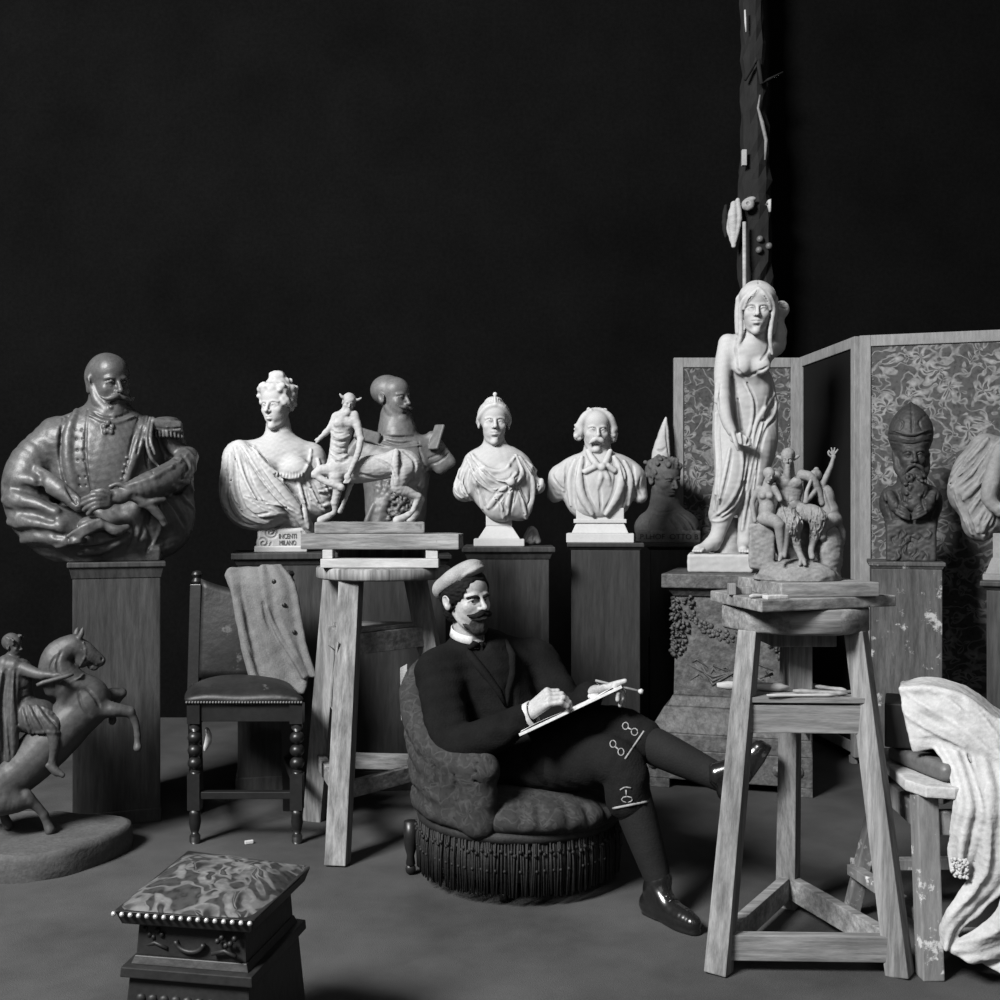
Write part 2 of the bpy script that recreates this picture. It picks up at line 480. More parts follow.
    def noise(s, amp, size, seed=0, box=None, stretch=(1, 1, 1)):
        rg = np.random.RandomState(seed); D = rg.normal(size=(9, 3)); D /= np.linalg.norm(D, axis=1)[:, None]
        ph = rg.uniform(0, 6.28, 9); f = 2 * math.pi / size * rg.uniform(0.45, 1.6, 9)
        D = D * np.array(stretch)[None, :]
        def fn(X, Y, Z):
            t = 0
            for i in range(9): t = t + np.sin(f[i] * (D[i, 0] * X + D[i, 1] * Y + D[i, 2] * Z) + ph[i])
            return amp * .45 * t / 3.0
        return s.disp(fn, box)
    def cut(s, n, d):
        """keep only the side n.p <= d (design axes)"""
        X, Y, Z = s._pts((slice(None),) * 3)
        s.F = np.maximum(s.F, (n[0] * X + n[1] * Y + n[2] * Z - d).astype(np.float32)); s.dm = None
        return s
    def mesh(s, name):
        F = s.F
        F = np.pad(F, 1, constant_values=1e3); lo = s.lo - s.h
        ins = F < 0
        c = np.zeros(tuple(np.array(F.shape) - 1), np.int8)
        for i in (0, 1):
            for j in (0, 1):
                for k in (0, 1):
                    c += ins[i:i + c.shape[0], j:j + c.shape[1], k:k + c.shape[2]]
        act = (c > 0) & (c < 8)
        I = np.argwhere(act)
        ids = np.full(c.shape, -1, np.int32); ids[act] = np.arange(len(I))
        cor = [(i, j, k) for i in (0, 1) for j in (0, 1) for k in (0, 1)]
        V = {q: F[I[:, 0] + q[0], I[:, 1] + q[1], I[:, 2] + q[2]] for q in cor}
        acc = np.zeros((len(I), 3)); cnt = np.zeros(len(I))
        for q in cor:
            for a in range(3):
                if q[a] == 0:
                    q2 = tuple(q[t] + (t == a) for t in range(3))
                    va, vb = V[q], V[q2]; m = (va < 0) != (vb < 0)
                    t = np.where(m, va / np.where(va == vb, 1, va - vb), 0)
                    p = np.array(q, float)[None, :] * m[:, None]
                    p[:, a] += t
                    acc += p; cnt += m
        vs = (I + acc / cnt[:, None]) * s.h + lo
        faces = []
        for a in range(3):
            b, d = (a + 1) % 3, (a + 2) % 3
            s1 = [slice(1, -1)] * 3; s1[a] = slice(0, -1); s2 = list(s1); s2[a] = slice(1, None)
            A, B = ins[tuple(s1)], ins[tuple(s2)]
            E = np.argwhere(A != B)
            if not len(E): continue
            fl = A[A != B]
            base = E.copy(); base[:, b] += 1; base[:, d] += 1
            def at(db, dd):
                q = base.copy(); q[:, b] += db; q[:, d] += dd
                return ids[q[:, 0], q[:, 1], q[:, 2]]
            Q = np.stack([at(-1, -1), at(0, -1), at(0, 0), at(-1, 0)], 1)
            Q[~fl] = Q[~fl][:, ::-1]
            faces.append(Q)
        fa = np.concatenate(faces)
        # tiny smoothing pass
        for _ in range(1):
            nb = np.zeros_like(vs); ct = np.zeros(len(vs))
            for i in range(4):
                a_, b_ = fa[:, i], fa[:, (i + 1) % 4]
                for t in range(3): nb[:, t] += np.bincount(a_, vs[b_, t], len(vs))
                ct += np.bincount(a_, minlength=len(vs))
            vs = vs * 0.6 + 0.4 * nb / np.maximum(ct, 1)[:, None]
        if s.pxm:
            pc = W(s.uc, s.vc, s.Y0); k = s.Y0 / FPX
            th = math.atan2(pc.x, pc.y); ct_, st_ = math.cos(th), math.sin(th)
            a = (vs[:, 0] - s.uc) * k * ct_; w = vs[:, 1] * k; z = (vs[:, 2] + s.vc) * k
            vs = np.stack([pc.x + a * ct_ + w * st_, pc.y - a * st_ + w * ct_, pc.z + z], 1)
        me = bpy.data.meshes.new(name)
        me.vertices.add(len(vs)); me.vertices.foreach_set('co', vs.astype(np.float32).ravel())
        me.loops.add(fa.size); me.loops.foreach_set('vertex_index', fa.astype(np.int32).ravel())
        me.polygons.add(len(fa)); me.polygons.foreach_set('loop_start', np.arange(0, fa.size, 4, dtype=np.int32))
        me.polygons.foreach_set('loop_total', np.full(len(fa), 4, np.int32))
        me.update(); me.validate()
        return me
    def build(s, name, m, parent=None, origin=None):
        return link_mesh(name, s.mesh(name), m, parent, origin, smooth=True)

def to_world(u, v, w, uc, vc, Y0):
    """same mapping as Sculpt's picture mode, for parts set next to the clay"""
    pc = W(uc, vc, Y0); k = Y0 / FPX; th = math.atan2(pc.x, pc.y); c, s_ = math.cos(th), math.sin(th)
    a = (u - uc) * k * c; d = w * k
    return Vector((pc.x + a * c + d * s_, pc.y - a * s_ + d * c, pc.z - (v - vc) * k))

# ------------------------------------------------------------------ a head in clay (unit: chin to crown = 1, face towards -y)
def head(S, o, size, yaw=0, pitch=0, roll=0, ears=True, female=False, eyes=True, brow=1.0, nose=1.0, neck=0.0, lips=True, fat=1.0, lids=True):
    S.frame(o, rot(yaw, pitch, roll), size)
    j = 0.88 if female else 1.0
    S.ell((0, .07, .15), (.325, .41, .345), 0.02)
    S.ell((0, -.14, .20), (.25, .22, .22), .10)
    S.ell((0, -.13, -.10), (.25 * fat, .245, .345), .08)
    for sx in (-1, 1):
        S.tube([(sx * .20 * j * fat, .03, -.16), (sx * .155 * j * fat, -.12, -.345), (sx * .045, -.255, -.43)], [.055, .05, .05], .06)
        S.ell((sx * .150 * fat, -.255, -.085), (.085, .07, .075), .07)
    S.ell((0, -.285, -.425), (.08 * j, .075, .07), .06)
    S.ell((0, -.275, -.235), (.13, .09, .12), .07)
    if brow:
        q = .6 if female else 1.0
        S.tube([(-.20, -.285, .07), (-.11, -.345, .085), (0, -.345, .06), (.11, -.345, .085), (.20, -.285, .07)], [.02, .03 * brow * q, .025, .03 * brow * q, .02], .04)
    if eyes:
        for sx in (-1, 1):
            S.ell((sx * .122, -.385, .002), (.088, .078, .052), .045, 's')
            S.ell((sx * .122, -.283, -.005), (.066, .066, .056), .012)
            if lids:
                S.tube([(sx * .052, -.325, -.012), (sx * .085, -.352, .024), (sx * .135, -.350, .032), (sx * .20, -.295, -.004)], [.013, .016, .016, .013], .008)
                S.tube([(sx * .056, -.325, -.018), (sx * .12, -.342, -.042), (sx * .19, -.295, -.016)], [.010, .012, .010], .008)
    n = nose
    S.tube([(0, -.345, .06), (0, -.385 - .01 * n, -.01), (0, -.42 - .02 * n, -.09)], [.03, .034, .038], .035)
    S.ell((0, -.428 - .022 * n, -.112), (.043, .045, .04), .03)
    for sx in (-1, 1):
        S.ell((sx * .045, -.392, -.125), (.03, .04, .03), .02)
        S.ell((sx * .022, -.425, -.148), (.012, .02, .012), .012, 's')
    if lips:
        f = 1.15 if female else 1.0
        S.tube([(-.095, -.325, -.232), (-.035, -.368, -.212), (0, -.368, -.220), (.035, -.368, -.212), (.095, -.325, -.232)], [.012, .022 * f, .02 * f, .022 * f, .012], .02)
        S.tube([(-.085, -.325, -.25), (0, -.368, -.268), (.085, -.325, -.25)], [.012, .027 * f, .012], .02)
        S.tube([(-.10, -.345, -.238), (0, -.395, -.240), (.10, -.345, -.238)], [.006, .010, .006], .012, 's')
        S.ell((0, -.345, -.325), (.06, .03, .02), .03, 's')
    if ears:
        for sx in (-1, 1):
            rt = rot(0, -10, 0)
            S.ell((sx * .325, .05, -.02), (.035, .085, .115), .02, 'u', rt)
            S.ell((sx * .362, .035, .0), (.028, .045, .068), .010, 's', rt); S.tube([(sx * .345, -.02, -.02), (sx * .35, -.03, .03), (sx * .352, .02, .085), (sx * .35, .10, .07), (sx * .345, .11, -.02), (sx * .335, .05, -.10)], .014, .012)
    if neck:
        S.tube([(0, .06, -.25), (0, .13, -neck)], [.19 * j, .21 * j], .06)
    S.frame()

def curls(S, o, size, yaw, pitch, roll, pts, r, n, seed, k=.02, jit=.03):
    """locks of hair: small lumps scattered on patches given in head units"""
    rg = random.Random(seed)
    S.frame(o, rot(yaw, pitch, roll), size)
    for c, ex in pts:
        for _ in range(n):
            p = [c[i] + ex[i] * rg.uniform(-1, 1) for i in range(3)]
            S.ell(p, tuple(r * rg.uniform(.7, 1.3) for _ in range(3)), k)
    S.frame()
# ------------------------------------------------------------------ materials of the studio
M = {}
M['plaster'] = mat('white plaster', .37, .75, .2, .08, 5, .05, 60, crease_shade=.62, grain=.05)
M['plaster_grey'] = mat('grey plaster', .28, .8, .2, .2, 9, .10, 60, crease_shade=.5, grain=.12)
M['plaster_dim'] = mat('aged plaster', .19, .8, .2, .2, 9, .12, 60, crease_shade=.5, grain=.12)
M['statue'] = mat('pale plaster', .37, .75, .2, .08, 4, .05, 60, crease_shade=.55, grain=.06)
M['bronze'] = mat('dark patinated clay', .058, .48, .45, .3, 9, .15, 60, crease_shade=.6)
M['armor'] = mat('grey brown clay', .095, .5, .4, .22, 7, .10, 50, crease_shade=.4)
M['terracotta'] = mat('matt terracotta', .075, .75, .25, .2, 9, .12, 60, crease_shade=.3)
M['dark_clay'] = mat('dark clay', .030, .6, .35, .25, 9, .15, 60, crease_shade=.3)
M['horse'] = mat('toned plaster', .046, .55, .35, .22, 8, .10, 60, crease_shade=.35)
M['group'] = mat('grey modelling clay', .16, .75, .25, .18, 12, .15, 70, crease_shade=.4)
M['wood'] = mat('bare worn wood', .165, .75, .2, .45, 16, .3, 40, stretch=(1, 1, .07), spots=(5, .66, .10), grain=.45)
M['wood_h'] = mat('bare worn planks', .165, .75, .2, .45, 16, .3, 40, stretch=(.08, 1, 1), spots=(6, .64, .09), grain=.45)
M['wood_light'] = mat('pale sawn wood', .30, .75, .2, .22, 9, .2, 45, stretch=(.2, 1, 1))
M['ped'] = mat('dark painted boards', .017, .55, .3, .45, 7, .15, 40, stretch=(1, 1, .12), spots=(11, .70, .09), grain=.4)
M['ped_mid'] = mat('brown stained boards', .031, .55, .3, .4, 9, .15, 40, stretch=(1, 1, .10), spots=(13, .72, .14), grain=.45)
M['ped_spot'] = mat('dark boards splashed with plaster', .058, .6, .3, .4, 7, .2, 40, stretch=(1, 1, .15), spots=(8, .585, .30), grain=.45)
M['ped_carved'] = mat('carved stone brown', .065, .6, .3, .45, 18, .7, 30, crease_shade=.5, grain=.45)
M['floor'] = mat('floor cloth', .052, .9, .12, .40, 1.6, .3, 260, grain=.5)
M['black'] = mat('black hanging', .0035, .95, .02, .25, 1.5, .05, 30)
M['frame'] = mat('pale grey screen frame', .19, .75, .2, .12, 10, .08, 50, stretch=(1, 1, .2))
M['damask'] = mat_pattern('floral damask', .04, .085, .25, 16)
M['tapestry'] = mat_pattern('flowered tapestry', .012, .045, .13, 15, 'fine')
M['dark_fabric'] = mat('black panel', .006, .9, .1, .2, 4, .05, 60)
M['leather'] = mat('worn dark leather', .010, .5, .3, .5, 7, .2, 30, spots=(5, .63, .07))
M['dark_wood'] = mat('polished dark wood', .009, .38, .35, .3, 6, .05, 40)
M['foot_wood'] = mat('black carved wood', .012, .5, .25, .3, 8, .15, 40)
M['nail_dull'] = mat('dull nail heads', .10, .5, .4, .1, 6, 0, 40)
M['nail'] = mat('brass nail heads', .6, .3, .5, .1, 6, 0, 40, metal=.6)
M['coat'] = mat('grey wool', .125, .95, .1, .15, 14, .3, 140)
M['uphol'] = mat_pattern('figured upholstery', .018, .030, .046, 26, 'fine', .9)
M['fringe'] = mat('dark fringe', .010, .7, .3, .5, 25, .2, 90)
M['rag'] = mat('dusty linen', .36, .9, .1, .16, 8, .25, 90, crease_shade=.4, grain=.1)
M['skin'] = mat('skin', .28, .55, .3, .08, 10, .05, 90)
M['jacket'] = mat('black wool cloth', .0062, .95, .06, .35, 7, .3, 130)
M['trousers'] = mat('black knitted cloth', .0075, .95, .1, .35, 7, .3, 130)
M['stocking'] = mat('black stocking', .008, .85, .2, .3, 9, .2, 150)
M['shoe'] = mat('polished black leather', .008, .22, .6, .2, 8, .05, 40, coat=.3)
M['cap'] = mat('light tweed', .22, .95, .1, .15, 20, .3, 150)
M['hair'] = mat('black hair', .004, .8, .15, .3, 20, .3, 90)
M['white'] = mat('white linen', .38, .8, .2, .05, 8, .05, 60)
M['embroid'] = mat('pale embroidery', .22, .9, .1, .1, 8, .1, 60)
M['paper'] = mat('white paper', .48, .8, .2, .04, 8, .02, 60)
M['eye_dark'] = mat('dark iris', .006, .2, .5, .1, 8, 0, 60)
M['eye_white'] = mat('eye white', .5, .3, .5, .05, 8, 0, 60)
M['stone'] = mat('dusty plinth stone', .06, .85, .2, .25, 7, .3, 50)
M['rough_post'] = mat('sooty rough timber', .008, .85, .3, .5, 9, .5, 25, stretch=(1, 1, .3))
M['tool'] = mat('worn tool wood', .16, .6, .3, .35, 12, .1, 40)
M['ink'] = mat('incised shadow', .10, .8, .2, .1, 8, 0, 40)  # shade inside the cut letters, put into a flat colour
M['ink_dark'] = mat('dark incised letters', .012, .8, .2, .1, 8, 0, 40)

def stain(m, c, rx, ry, dark):
    """a dark worn mark soaked into the floor cloth"""
    nt = m.node_tree; N = nt.nodes; L = nt.links; b = N['Principled BSDF']; src = b.inputs['Base Color'].links[0].from_socket
    tc = N.new('ShaderNodeTexCoord'); mp = N.new('ShaderNodeMapping'); mp.vector_type = 'POINT'
    mp.inputs['Location'].default_value = (-c[0] / rx, -c[1] / ry, 0); mp.inputs['Scale'].default_value = (1 / rx, 1 / ry, 0)
    L.new(tc.outputs['Object'], mp.inputs[0]); ln = N.new('ShaderNodeVectorMath'); ln.operation = 'LENGTH'; L.new(mp.outputs[0], ln.inputs[0])
    nz = N.new('ShaderNodeTexNoise'); nz.inputs['Scale'].default_value = 22; L.new(tc.outputs['Object'], nz.inputs['Vector'])
    ad = N.new('ShaderNodeMath'); ad.operation = 'ADD'; L.new(ln.outputs['Value'], ad.inputs[0]); L.new(nz.outputs['Fac'], ad.inputs[1])
    r = N.new('ShaderNodeValToRGB'); r.color_ramp.elements[0].position = .9; r.color_ramp.elements[1].position = 1.0
    r.color_ramp.elements[0].color = (dark,) * 3 + (1,); r.color_ramp.elements[1].color = (1, 1, 1, 1)
    sb = N.new('ShaderNodeMath'); sb.operation = 'MULTIPLY'; sb.inputs[1].default_value = .66; L.new(ad.outputs[0], sb.inputs[0]); L.new(sb.outputs[0], r.inputs['Fac'])
    mx = N.new('ShaderNodeMix'); mx.data_type = 'RGBA'; mx.blend_type = 'MULTIPLY'; mx.inputs['Factor'].default_value = 1
    L.new(src, mx.inputs['A']); L.new(r.outputs['Color'], mx.inputs['B']); L.new(mx.outputs['Result'], b.inputs['Base Color'])
sp = Wz(553, 957, 0); stain(M['floor'], (sp.x, sp.y - 4.0), .075, .075, .35)
# ------------------------------------------------------------------ setting
fb = MB(); fb.box((0, 4.0, -.05), (16, 12, .1)); floor = fb.build('floor', M['floor']); tag(floor, kind='structure')
wb = MB(); wb.box((0, 7.05, 3), (16, .1, 6.2)); wall = wb.build('wall_back', M['black']); tag(wall, kind='structure')

cam = bpy.data.cameras.new('camera'); co = bpy.data.objects.new('camera', cam); COL.objects.link(co)
co.location = (0, 0, CAMZ); co.rotation_euler = (R(90), 0, 0)
cam.sensor_width = 36; cam.lens = 36 * FPX / 1000; cam.shift_y = (HOR - 500) / 1000; cam.clip_start = .05
SC.camera = co

def area(name, loc, target, size, power, sy=None):
    l = bpy.data.lights.new(name, 'AREA'); l.energy = power; l.size = size; l.shape = 'RECTANGLE'; l.size_y = sy or size
    o = bpy.data.objects.new(name, l); COL.objects.link(o); o.location = loc
    o.rotation_euler = (Vector(target) - Vector(loc)).to_track_quat('-Z', 'Y').to_euler()
    return o
area('window_light', (-4.7, -1.3, 6.3), (0.2, 4.7, .6), 2.2, 2300, 2.2)
area('skylight', (1.5, -2.5, 5.0), (0, 4.5, .8), 5, 90)  # added weak fill lamp from the front, not an actual opening in the roof
wd = bpy.data.worlds.new('studio air'); SC.world = wd; wd.use_nodes = True
wd.node_tree.nodes['Background'].inputs[0].default_value = (1, 1, 1, 1)
wd.node_tree.nodes['Background'].inputs[1].default_value = 0.028
SC.view_settings.view_transform = 'Standard'; SC.view_settings.look = 'None'
SC.view_settings.exposure = 0.0; SC.view_settings.gamma = 1.0

# ------------------------------------------------------------------ pedestals
def frame_axes(px, Y, extra=0.0):
    th = math.atan2((px - 500) / FPX * Y, Y) + extra
    return Vector((math.cos(th), -math.sin(th), 0)), Vector((math.sin(th), math.cos(th), 0)), Vector((0, 0, 1))

def pedestal(name, uL, uR, vtop, Y, depth, label, m, cap=(6, 7, 8), base=(3, 26), turn=0.0, group='pedestals'):
    """box stand seen frontally; cap=(overhang px, top thickness px, moulding px)"""
    uc = (uL + uR) / 2; k = Y / FPX; ex, ey, ez = ax = frame_axes(uc, Y, turn); ct = ez.cross(ex).y if False else math.cos(math.atan2(uc - 500, FPX))
    zt = W(uc, vtop, Y).z; wd_ = (uR - uL) * k * ct
    f = W(uc, HOR, Y); f.z = 0; c = f + ey * (depth / 2)
    root = empty(name, c, label, 'pedestal', group)
    o, t, mo = [q * k for q in cap]
    b = MB(); b.box(c + ez * ((zt - t - mo) / 2), (wd_, depth, zt - t - mo), ax)
    body = b.build('body', m, root, bevel=.004)
    b = MB(); b.box(c + ez * (zt - t / 2), (wd_ + 2 * o, depth + 2 * o, t), ax); b.build('cap', m, root, bevel=.004)
    if mo > 0:
        b = MB(); b.frustum(c + ez * (zt - t - mo), (wd_ + .3 * o, depth + .3 * o), c + ez * (zt - t), (wd_ + 1.3 * o, depth + 1.3 * o), ax); b.build('moulding', m, root, bevel=.002)
    if base:
        bo, bh = [q * k for q in base]
        b = MB(); b.box(c + ez * (bh / 2), (wd_ + 2 * bo, depth + 2 * bo, bh), ax); b.build('plinth', m, root, bevel=.004)
    return dict(root=root, c=c, z=zt, ax=ax, Y=c.y, v=HOR + (CAMZ - zt) * FPX / c.y, uc=500 + c.x / c.y * FPX, w=wd_)

P1 = pedestal('pedestal', 73, 161, 562, 4.57, .40, 'tall plain dark pedestal under the big dark bust with folded arms', M['ped_mid'], (5, 5, 11), (1, 14))
P2 = pedestal('pedestal', 238, 332, 553, 5.05, .44, 'dark pedestal under the white bust of a draped lady, behind the chair', M['ped_mid'], (6, 6, 6), (2, 20))
P3 = pedestal('pedestal', 350, 446, 555, 5.15, .44, 'dark pedestal under the dark armoured bust, behind the left modelling stand', M['ped'], (6, 4, 5), (2, 20))
P4 = pedestal('pedestal', 468, 549, 547, 5.10, .42, 'brown boarded pedestal under the white bust of a lady with a diadem', M['ped_mid'], (6, 5, 7), (2, 20))
P5 = pedestal('pedestal', 571, 640, 543, 5.25, .38, 'dark pedestal under the white bust of an old man with a moustache', M['ped'], (4, 4, 3), (1, 18))
P6 = pedestal('pedestal', 650, 700, 543, 6.03, .24, 'narrow dark pedestal under the small dark lettered bust', M['ped'], (5, 4, 3), (1, 18))
P8 = pedestal('pedestal', 871, 942, 562, 4.95, .36, 'plaster-splashed dark pedestal under the bust of a bishop', M['ped_spot'], (3, 4, 3), (1, 18), turn=R(-3))
P9 = pedestal('pedestal', 986, 1062, 582, 4.55, .36, 'dark pedestal at the right picture edge under a plaster bust', M['ped_mid'], (6, 5, 4), (2, 18))

# carved pedestal under the tall white statue
def carved_pedestal():
    Y = 5.50; uc = 733; k = Y / FPX; ex, ey, ez = ax = frame_axes(uc, Y, R(4)); c = W(uc, HOR, Y); c.z = 0
    root = empty('carved_pedestal', c, 'square carved pedestal with relief ornament under the tall white statue', 'pedestal', 'pedestals')
    zt = 1.055
    def slab(nm, w0, w1, z0, z1, m=M['ped_carved'], bev=.006):
        b = MB(); b.frustum(c + ez * z0, (w0, w0), c + ez * z1, (w1, w1), ax); return b.build(nm, m, root, bevel=bev)
    slab('plinth', .80, .80, 0.045, .19); slab('base_slab', .80, .79, .19, .27); slab('base_moulding', .77, .63, .27, .39); slab('base_fillet', .61, .56, .39, .44)
    slab('shaft', .55, .53, .44, .94); slab('cap_moulding', .55, .62, .94, .985); slab('cap', .66, .66, .985, zt)
    for i in (-1, 1):
        for j in (-1, 1): b = MB(); b.box(c + ex * (i * .34) + ey * (j * .34) + ez * .0225, (.12, .12, .045), ax); b.build('foot', M['ped_carved'], root, bevel=.004)
    rg = random.Random(3)
    # relief: leafy corner ornaments, festoon and scrolls on the two visible faces
    S_ = MB()
    def on(face, a, z, out=0.0):   # a across the face -1..1
        hw = .27
        return (c + ex * (a * hw) - ey * (hw + out) + ez * z) if face == 0 else (c - ex * (hw + out) + ey * (-a * hw) + ez * z)
    for face in (0, 1):
        for sx in (-1, 1):
            for q in range(60):
                t = rg.random(); z = .935 - .30 * t; a = sx * (1.02 - .42 * rg.random() * (1 - t * .7))
                p = on(face, a, z, rg.uniform(-.004, .010)); d = Vector((rg.uniform(-1, 1), 0, rg.uniform(-1.2, .6))) * .03 if face == 0 else Vector((0, rg.uniform(-1, 1), rg.uniform(-1.2, .6))) * .03
                S_.tube([p, p + d * .5 - (ey if face == 0 else ex) * .01, p + d], [.004, rg.uniform(.007, .013), .003], 6)
        for q in range(90):
            t = rg.uniform(-1, 1)
            S_.sphere(on(face, t * .72, .745 + .11 * t * t + rg.uniform(-.03, .03), 0), rg.uniform(.007, .014), 8)
        for q in range(14):
            u0, z0 = rg.uniform(-.7, .7), rg.uniform(.5, .62); S_.tube([on(face, u0, z0, 0), on(face, u0 + rg.uniform(-.15, .15), z0 + .02, .004), on(face, u0 + rg.uniform(-.3, .3), z0 - .02, 0)], [.003, .007, .003], 6)
        for q in range(3):
            S_.tube([on(face, -.75 + .12 * q, .60, .0), on(face, -.3, .54 - .02 * q, .006), on(face, .1, .57, .006), on(face, .7 - .1 * q, .51, 0)], .008, 6)
    S_.build('relief_ornament', M['ped_carved'], root)
    for a in (-.36, -.24, .24, .33):
        b = MB(); b.lathe([(.03, 0), (.028, .008), (.012, .012), (.01, .018), (0, .02)], c + ex * a - ey * .40 + ez * .12, -ey, 12); b.build('rosette', M['ped_carved'], root)
    return dict(c=c, z=zt, ax=ax, Y=c.y, v=HOR + (CAMZ - zt) * FPX / c.y)
P7 = carved_pedestal()

# ------------------------------------------------------------------ folding screen
def screen():
    root = empty('folding_screen', (1.8, 5.9, 0), 'tall folding screen with pale frames and floral panels standing behind the statue', 'screen')
    zt = CAMZ + 157 / FPX * 6.45
    Q = [Vector((1.060, 6.45, 0)), Vector((1.847, 6.45, 0)), Vector((1.930, 5.66, 0)), Vector((3.05, 5.35, 0))]
    names = [M['damask'], M['dark_fabric'], M['damask']]
    for i in range(3):
        a, b_ = Q[i], Q[i + 1]; e = (b_ - a).normalized(); n = Vector((e.y, -e.x, 0)); L_ = (b_ - a).length
        ax = (e, -n if False else Vector((-e.y, e.x, 0)), Vector((0, 0, 1))); fw = .058 if i != 1 else .05; g = .006
        f = MB(); z0 = .04
        for s_ in (g + fw / 2, L_ - g - fw / 2): f.box(a + e * s_ + Vector((0, 0, (z0 + zt) / 2)), (fw, .035, zt - z0), ax)
        for z in (z0 + .05, zt - .030): f.box(a + e * (L_ / 2) + Vector((0, 0, z)), (L_ - 2 * fw - 2 * g, .034, .06), ax)
        fr = f.build('panel_frame', M['frame'], root, bevel=.004)
        p = MB(); p.box(a + e * (L_ / 2) + Vector((0, 0, (z0 + zt) / 2)), (L_ - 2 * fw - 2 * g + .01, .012, zt - z0 - .09), ax)
        pn = p.build('panel', names[i], fr)
        if i != 1: tag(pn, 'floral damask panel')
        else: tag(pn, 'plain black panel')
        nl = MB()
        for s_ in (fw + g + .012, L_ - fw - g - .012):
            for q in range(46): nl.sphere(a + e * s_ - ax[1] * .008 + Vector((0, 0, .2 + q * (zt - .35) / 45)), .004, 6)
        if i != 1: tag(nl.build('nail_row', M['frame'], pn), kind='stuff')
        for s_ in (.06, L_ - .06): ft = MB(); ft.box(a + e * s_ + Vector((0, 0, .02)), (.04, .03, .04), ax); ft.build('foot', M['frame'], fr)
screen()

# ------------------------------------------------------------------ rough post with hanging studio rubbish
def post():
    Y = 6.7; k = Y / FPX
    S = Sculpt((-.18, .18, 0, 4.75, 0, 1), 1, px=False) if False else None
    b = MB(); rg = random.Random(5); rows = 60; n = 12; x0 = (756 - 500) / FPX * Y
    vs = []; 
    for i in range(rows + 1):
        z = 5.2 * i / rows; r = .105 if z < 3.3 else .105 - .03 * min(1, (z - 3.3) / 1.0)
        if 2.9 < z: pass
        for j in range(n):
            a = 2 * math.pi * j / n; q = r * (1 + rg.uniform(-.16, .16))
            vs.append((x0 - .03 * (z - 2.8) * .4 + q * math.cos(a), Y + q * math.sin(a), z))
    fs = [(i * n + j, i * n + (j + 1) % n, (i + 1) * n + (j + 1) % n, (i + 1) * n + j) for i in range(rows) for j in range(n)]
    b.add(vs, fs + [tuple(range(n))[::-1], tuple(rows * n + j for j in range(n))])
    root = empty('timber_post', (x0, Y, 0), 'rough dark timber post rising behind the white statue, hung with scraps', 'post')
    b.build('post_shaft', M['rough_post'], root)
    # bark strip running up the right edge, splinters and drips
    t = MB()
    P = lambda u, v, d=-.11: W(u, v, Y + d)
    t.tube([P(765, 160), P(766, 140), P(762, 122), P(758, 108), P(760, 95)], [.006, .012, .013, .008, .005], 7)
    t.build('pale_splinter', M['tool'], root)
    t = MB(); t.tube([P(745, 80), P(752, 68), P(758, 60), P(761, 84), P(768, 80), P(783, 72)], [.01, .012, .014, .012, .01, .004], 7)
    t.build('broken_branch', M['rough_post'], root)
    t = MB(); t.tube([P(745, 10), P(745.5, 22), P(746, 32)], [.006, .007, .004], 6); t.tube([P(767, 205), P(769, 200), P(770, 212)], [.012, .018, .008], 6)
    t.build('plaster_drip', M['rag'], root)
    t = MB(); t.box(P(744, 158), (.03, .03, .1)); t.build('pale_tag', M['plaster_grey'], root, bevel=.004)
    # rag, stick and knobs hang on the post: things of their own
    r = MB()
    def rag(pts, m, nm, lab, cat):
        S = Sculpt((715, 775, 195, 262, -34, 0), .55, Y)
        for p, rr in pts: S.tube(p, rr, 1.0)
        S.noise(.5, 9, 4)
        o = S.build(nm, m, origin=W(736, 228, Y - .12)); tag(o, lab, cat)
    rag([([(734, 209, -20), (733, 225, -20), (734, 250, -18)], [3, 5, 2.2]), ([(738, 206, -20), (739, 225, -20), (735, 246, -19)], [2.5, 3.2, 2]), ([(731, 216, -18), (729, 232, -18), (732, 246, -18)], [2, 2.5, 1.5])], M['rag'], 'hanging_rag', 'pale crumpled rag hanging on the left of the timber post', 'rag')
    rag([([(726, 210, -17), (725, 225, -17), (726, 240, -17)], [2, 3, 1.5])], M['rough_post'], 'hanging_rag', 'dark narrow rag hanging left of the pale rag on the post', 'rag')
    t = MB(); pf = W(745.8, 300, Y - .17); pf.z = 0; t.tube([W(744.3, 222, Y - .17), pf], [.012, .014], 8)
    tag(t.build('pale_stick', M['wood_light'], origin=pf), 'long thin pale stick standing against the post above the statue head', 'stick')
    S = Sculpt((730, 760, 198, 225, -34, -10), .5, Y); S.ell((748, 211, -22), (6.5, 6, 5)); S.ell((752, 206, -22), (4, 2.5, 3), 2); S.ell((748, 211, -27), (2, 2, 2), 1, 's'); S.noise(.4, 6, 2)
    tag(S.build('hanging_lump', M['plaster_grey'], origin=W(743, 212, Y - .14)), 'roundish grey plaster lump hung on the post beside the pale rag', 'plaster cast')
    for u, v in ((760, 239), (759, 250), (769, 246)):
        t = MB(); t.sphere(W(u, v, Y - .115), .022, 12)
        tag(t.build('plaster_knob', M['armor'], origin=W(u, v, Y - .115)), {239: 'small round knob on the timber post, uppermost of the three', 250: 'small round knob on the timber post, lowest of the three', 246: 'small round knob on the timber post, right of the other two'}[v], 'knob', 'small knobs on the post')
post()
# ------------------------------------------------------------------ modelling stands
Z3 = Vector((0, 0, 1))
def leg(root, p0, p1, w, m=M['wood'], face=None, taper=.85):
    b = MB(); p0, p1 = Vector(p0), Vector(p1)
    b.beam(p0, p1, w, w, up=face or (0, -1, 0), w1=w * taper, t1=w * taper)
    return b.build('leg', m, root, bevel=.004)

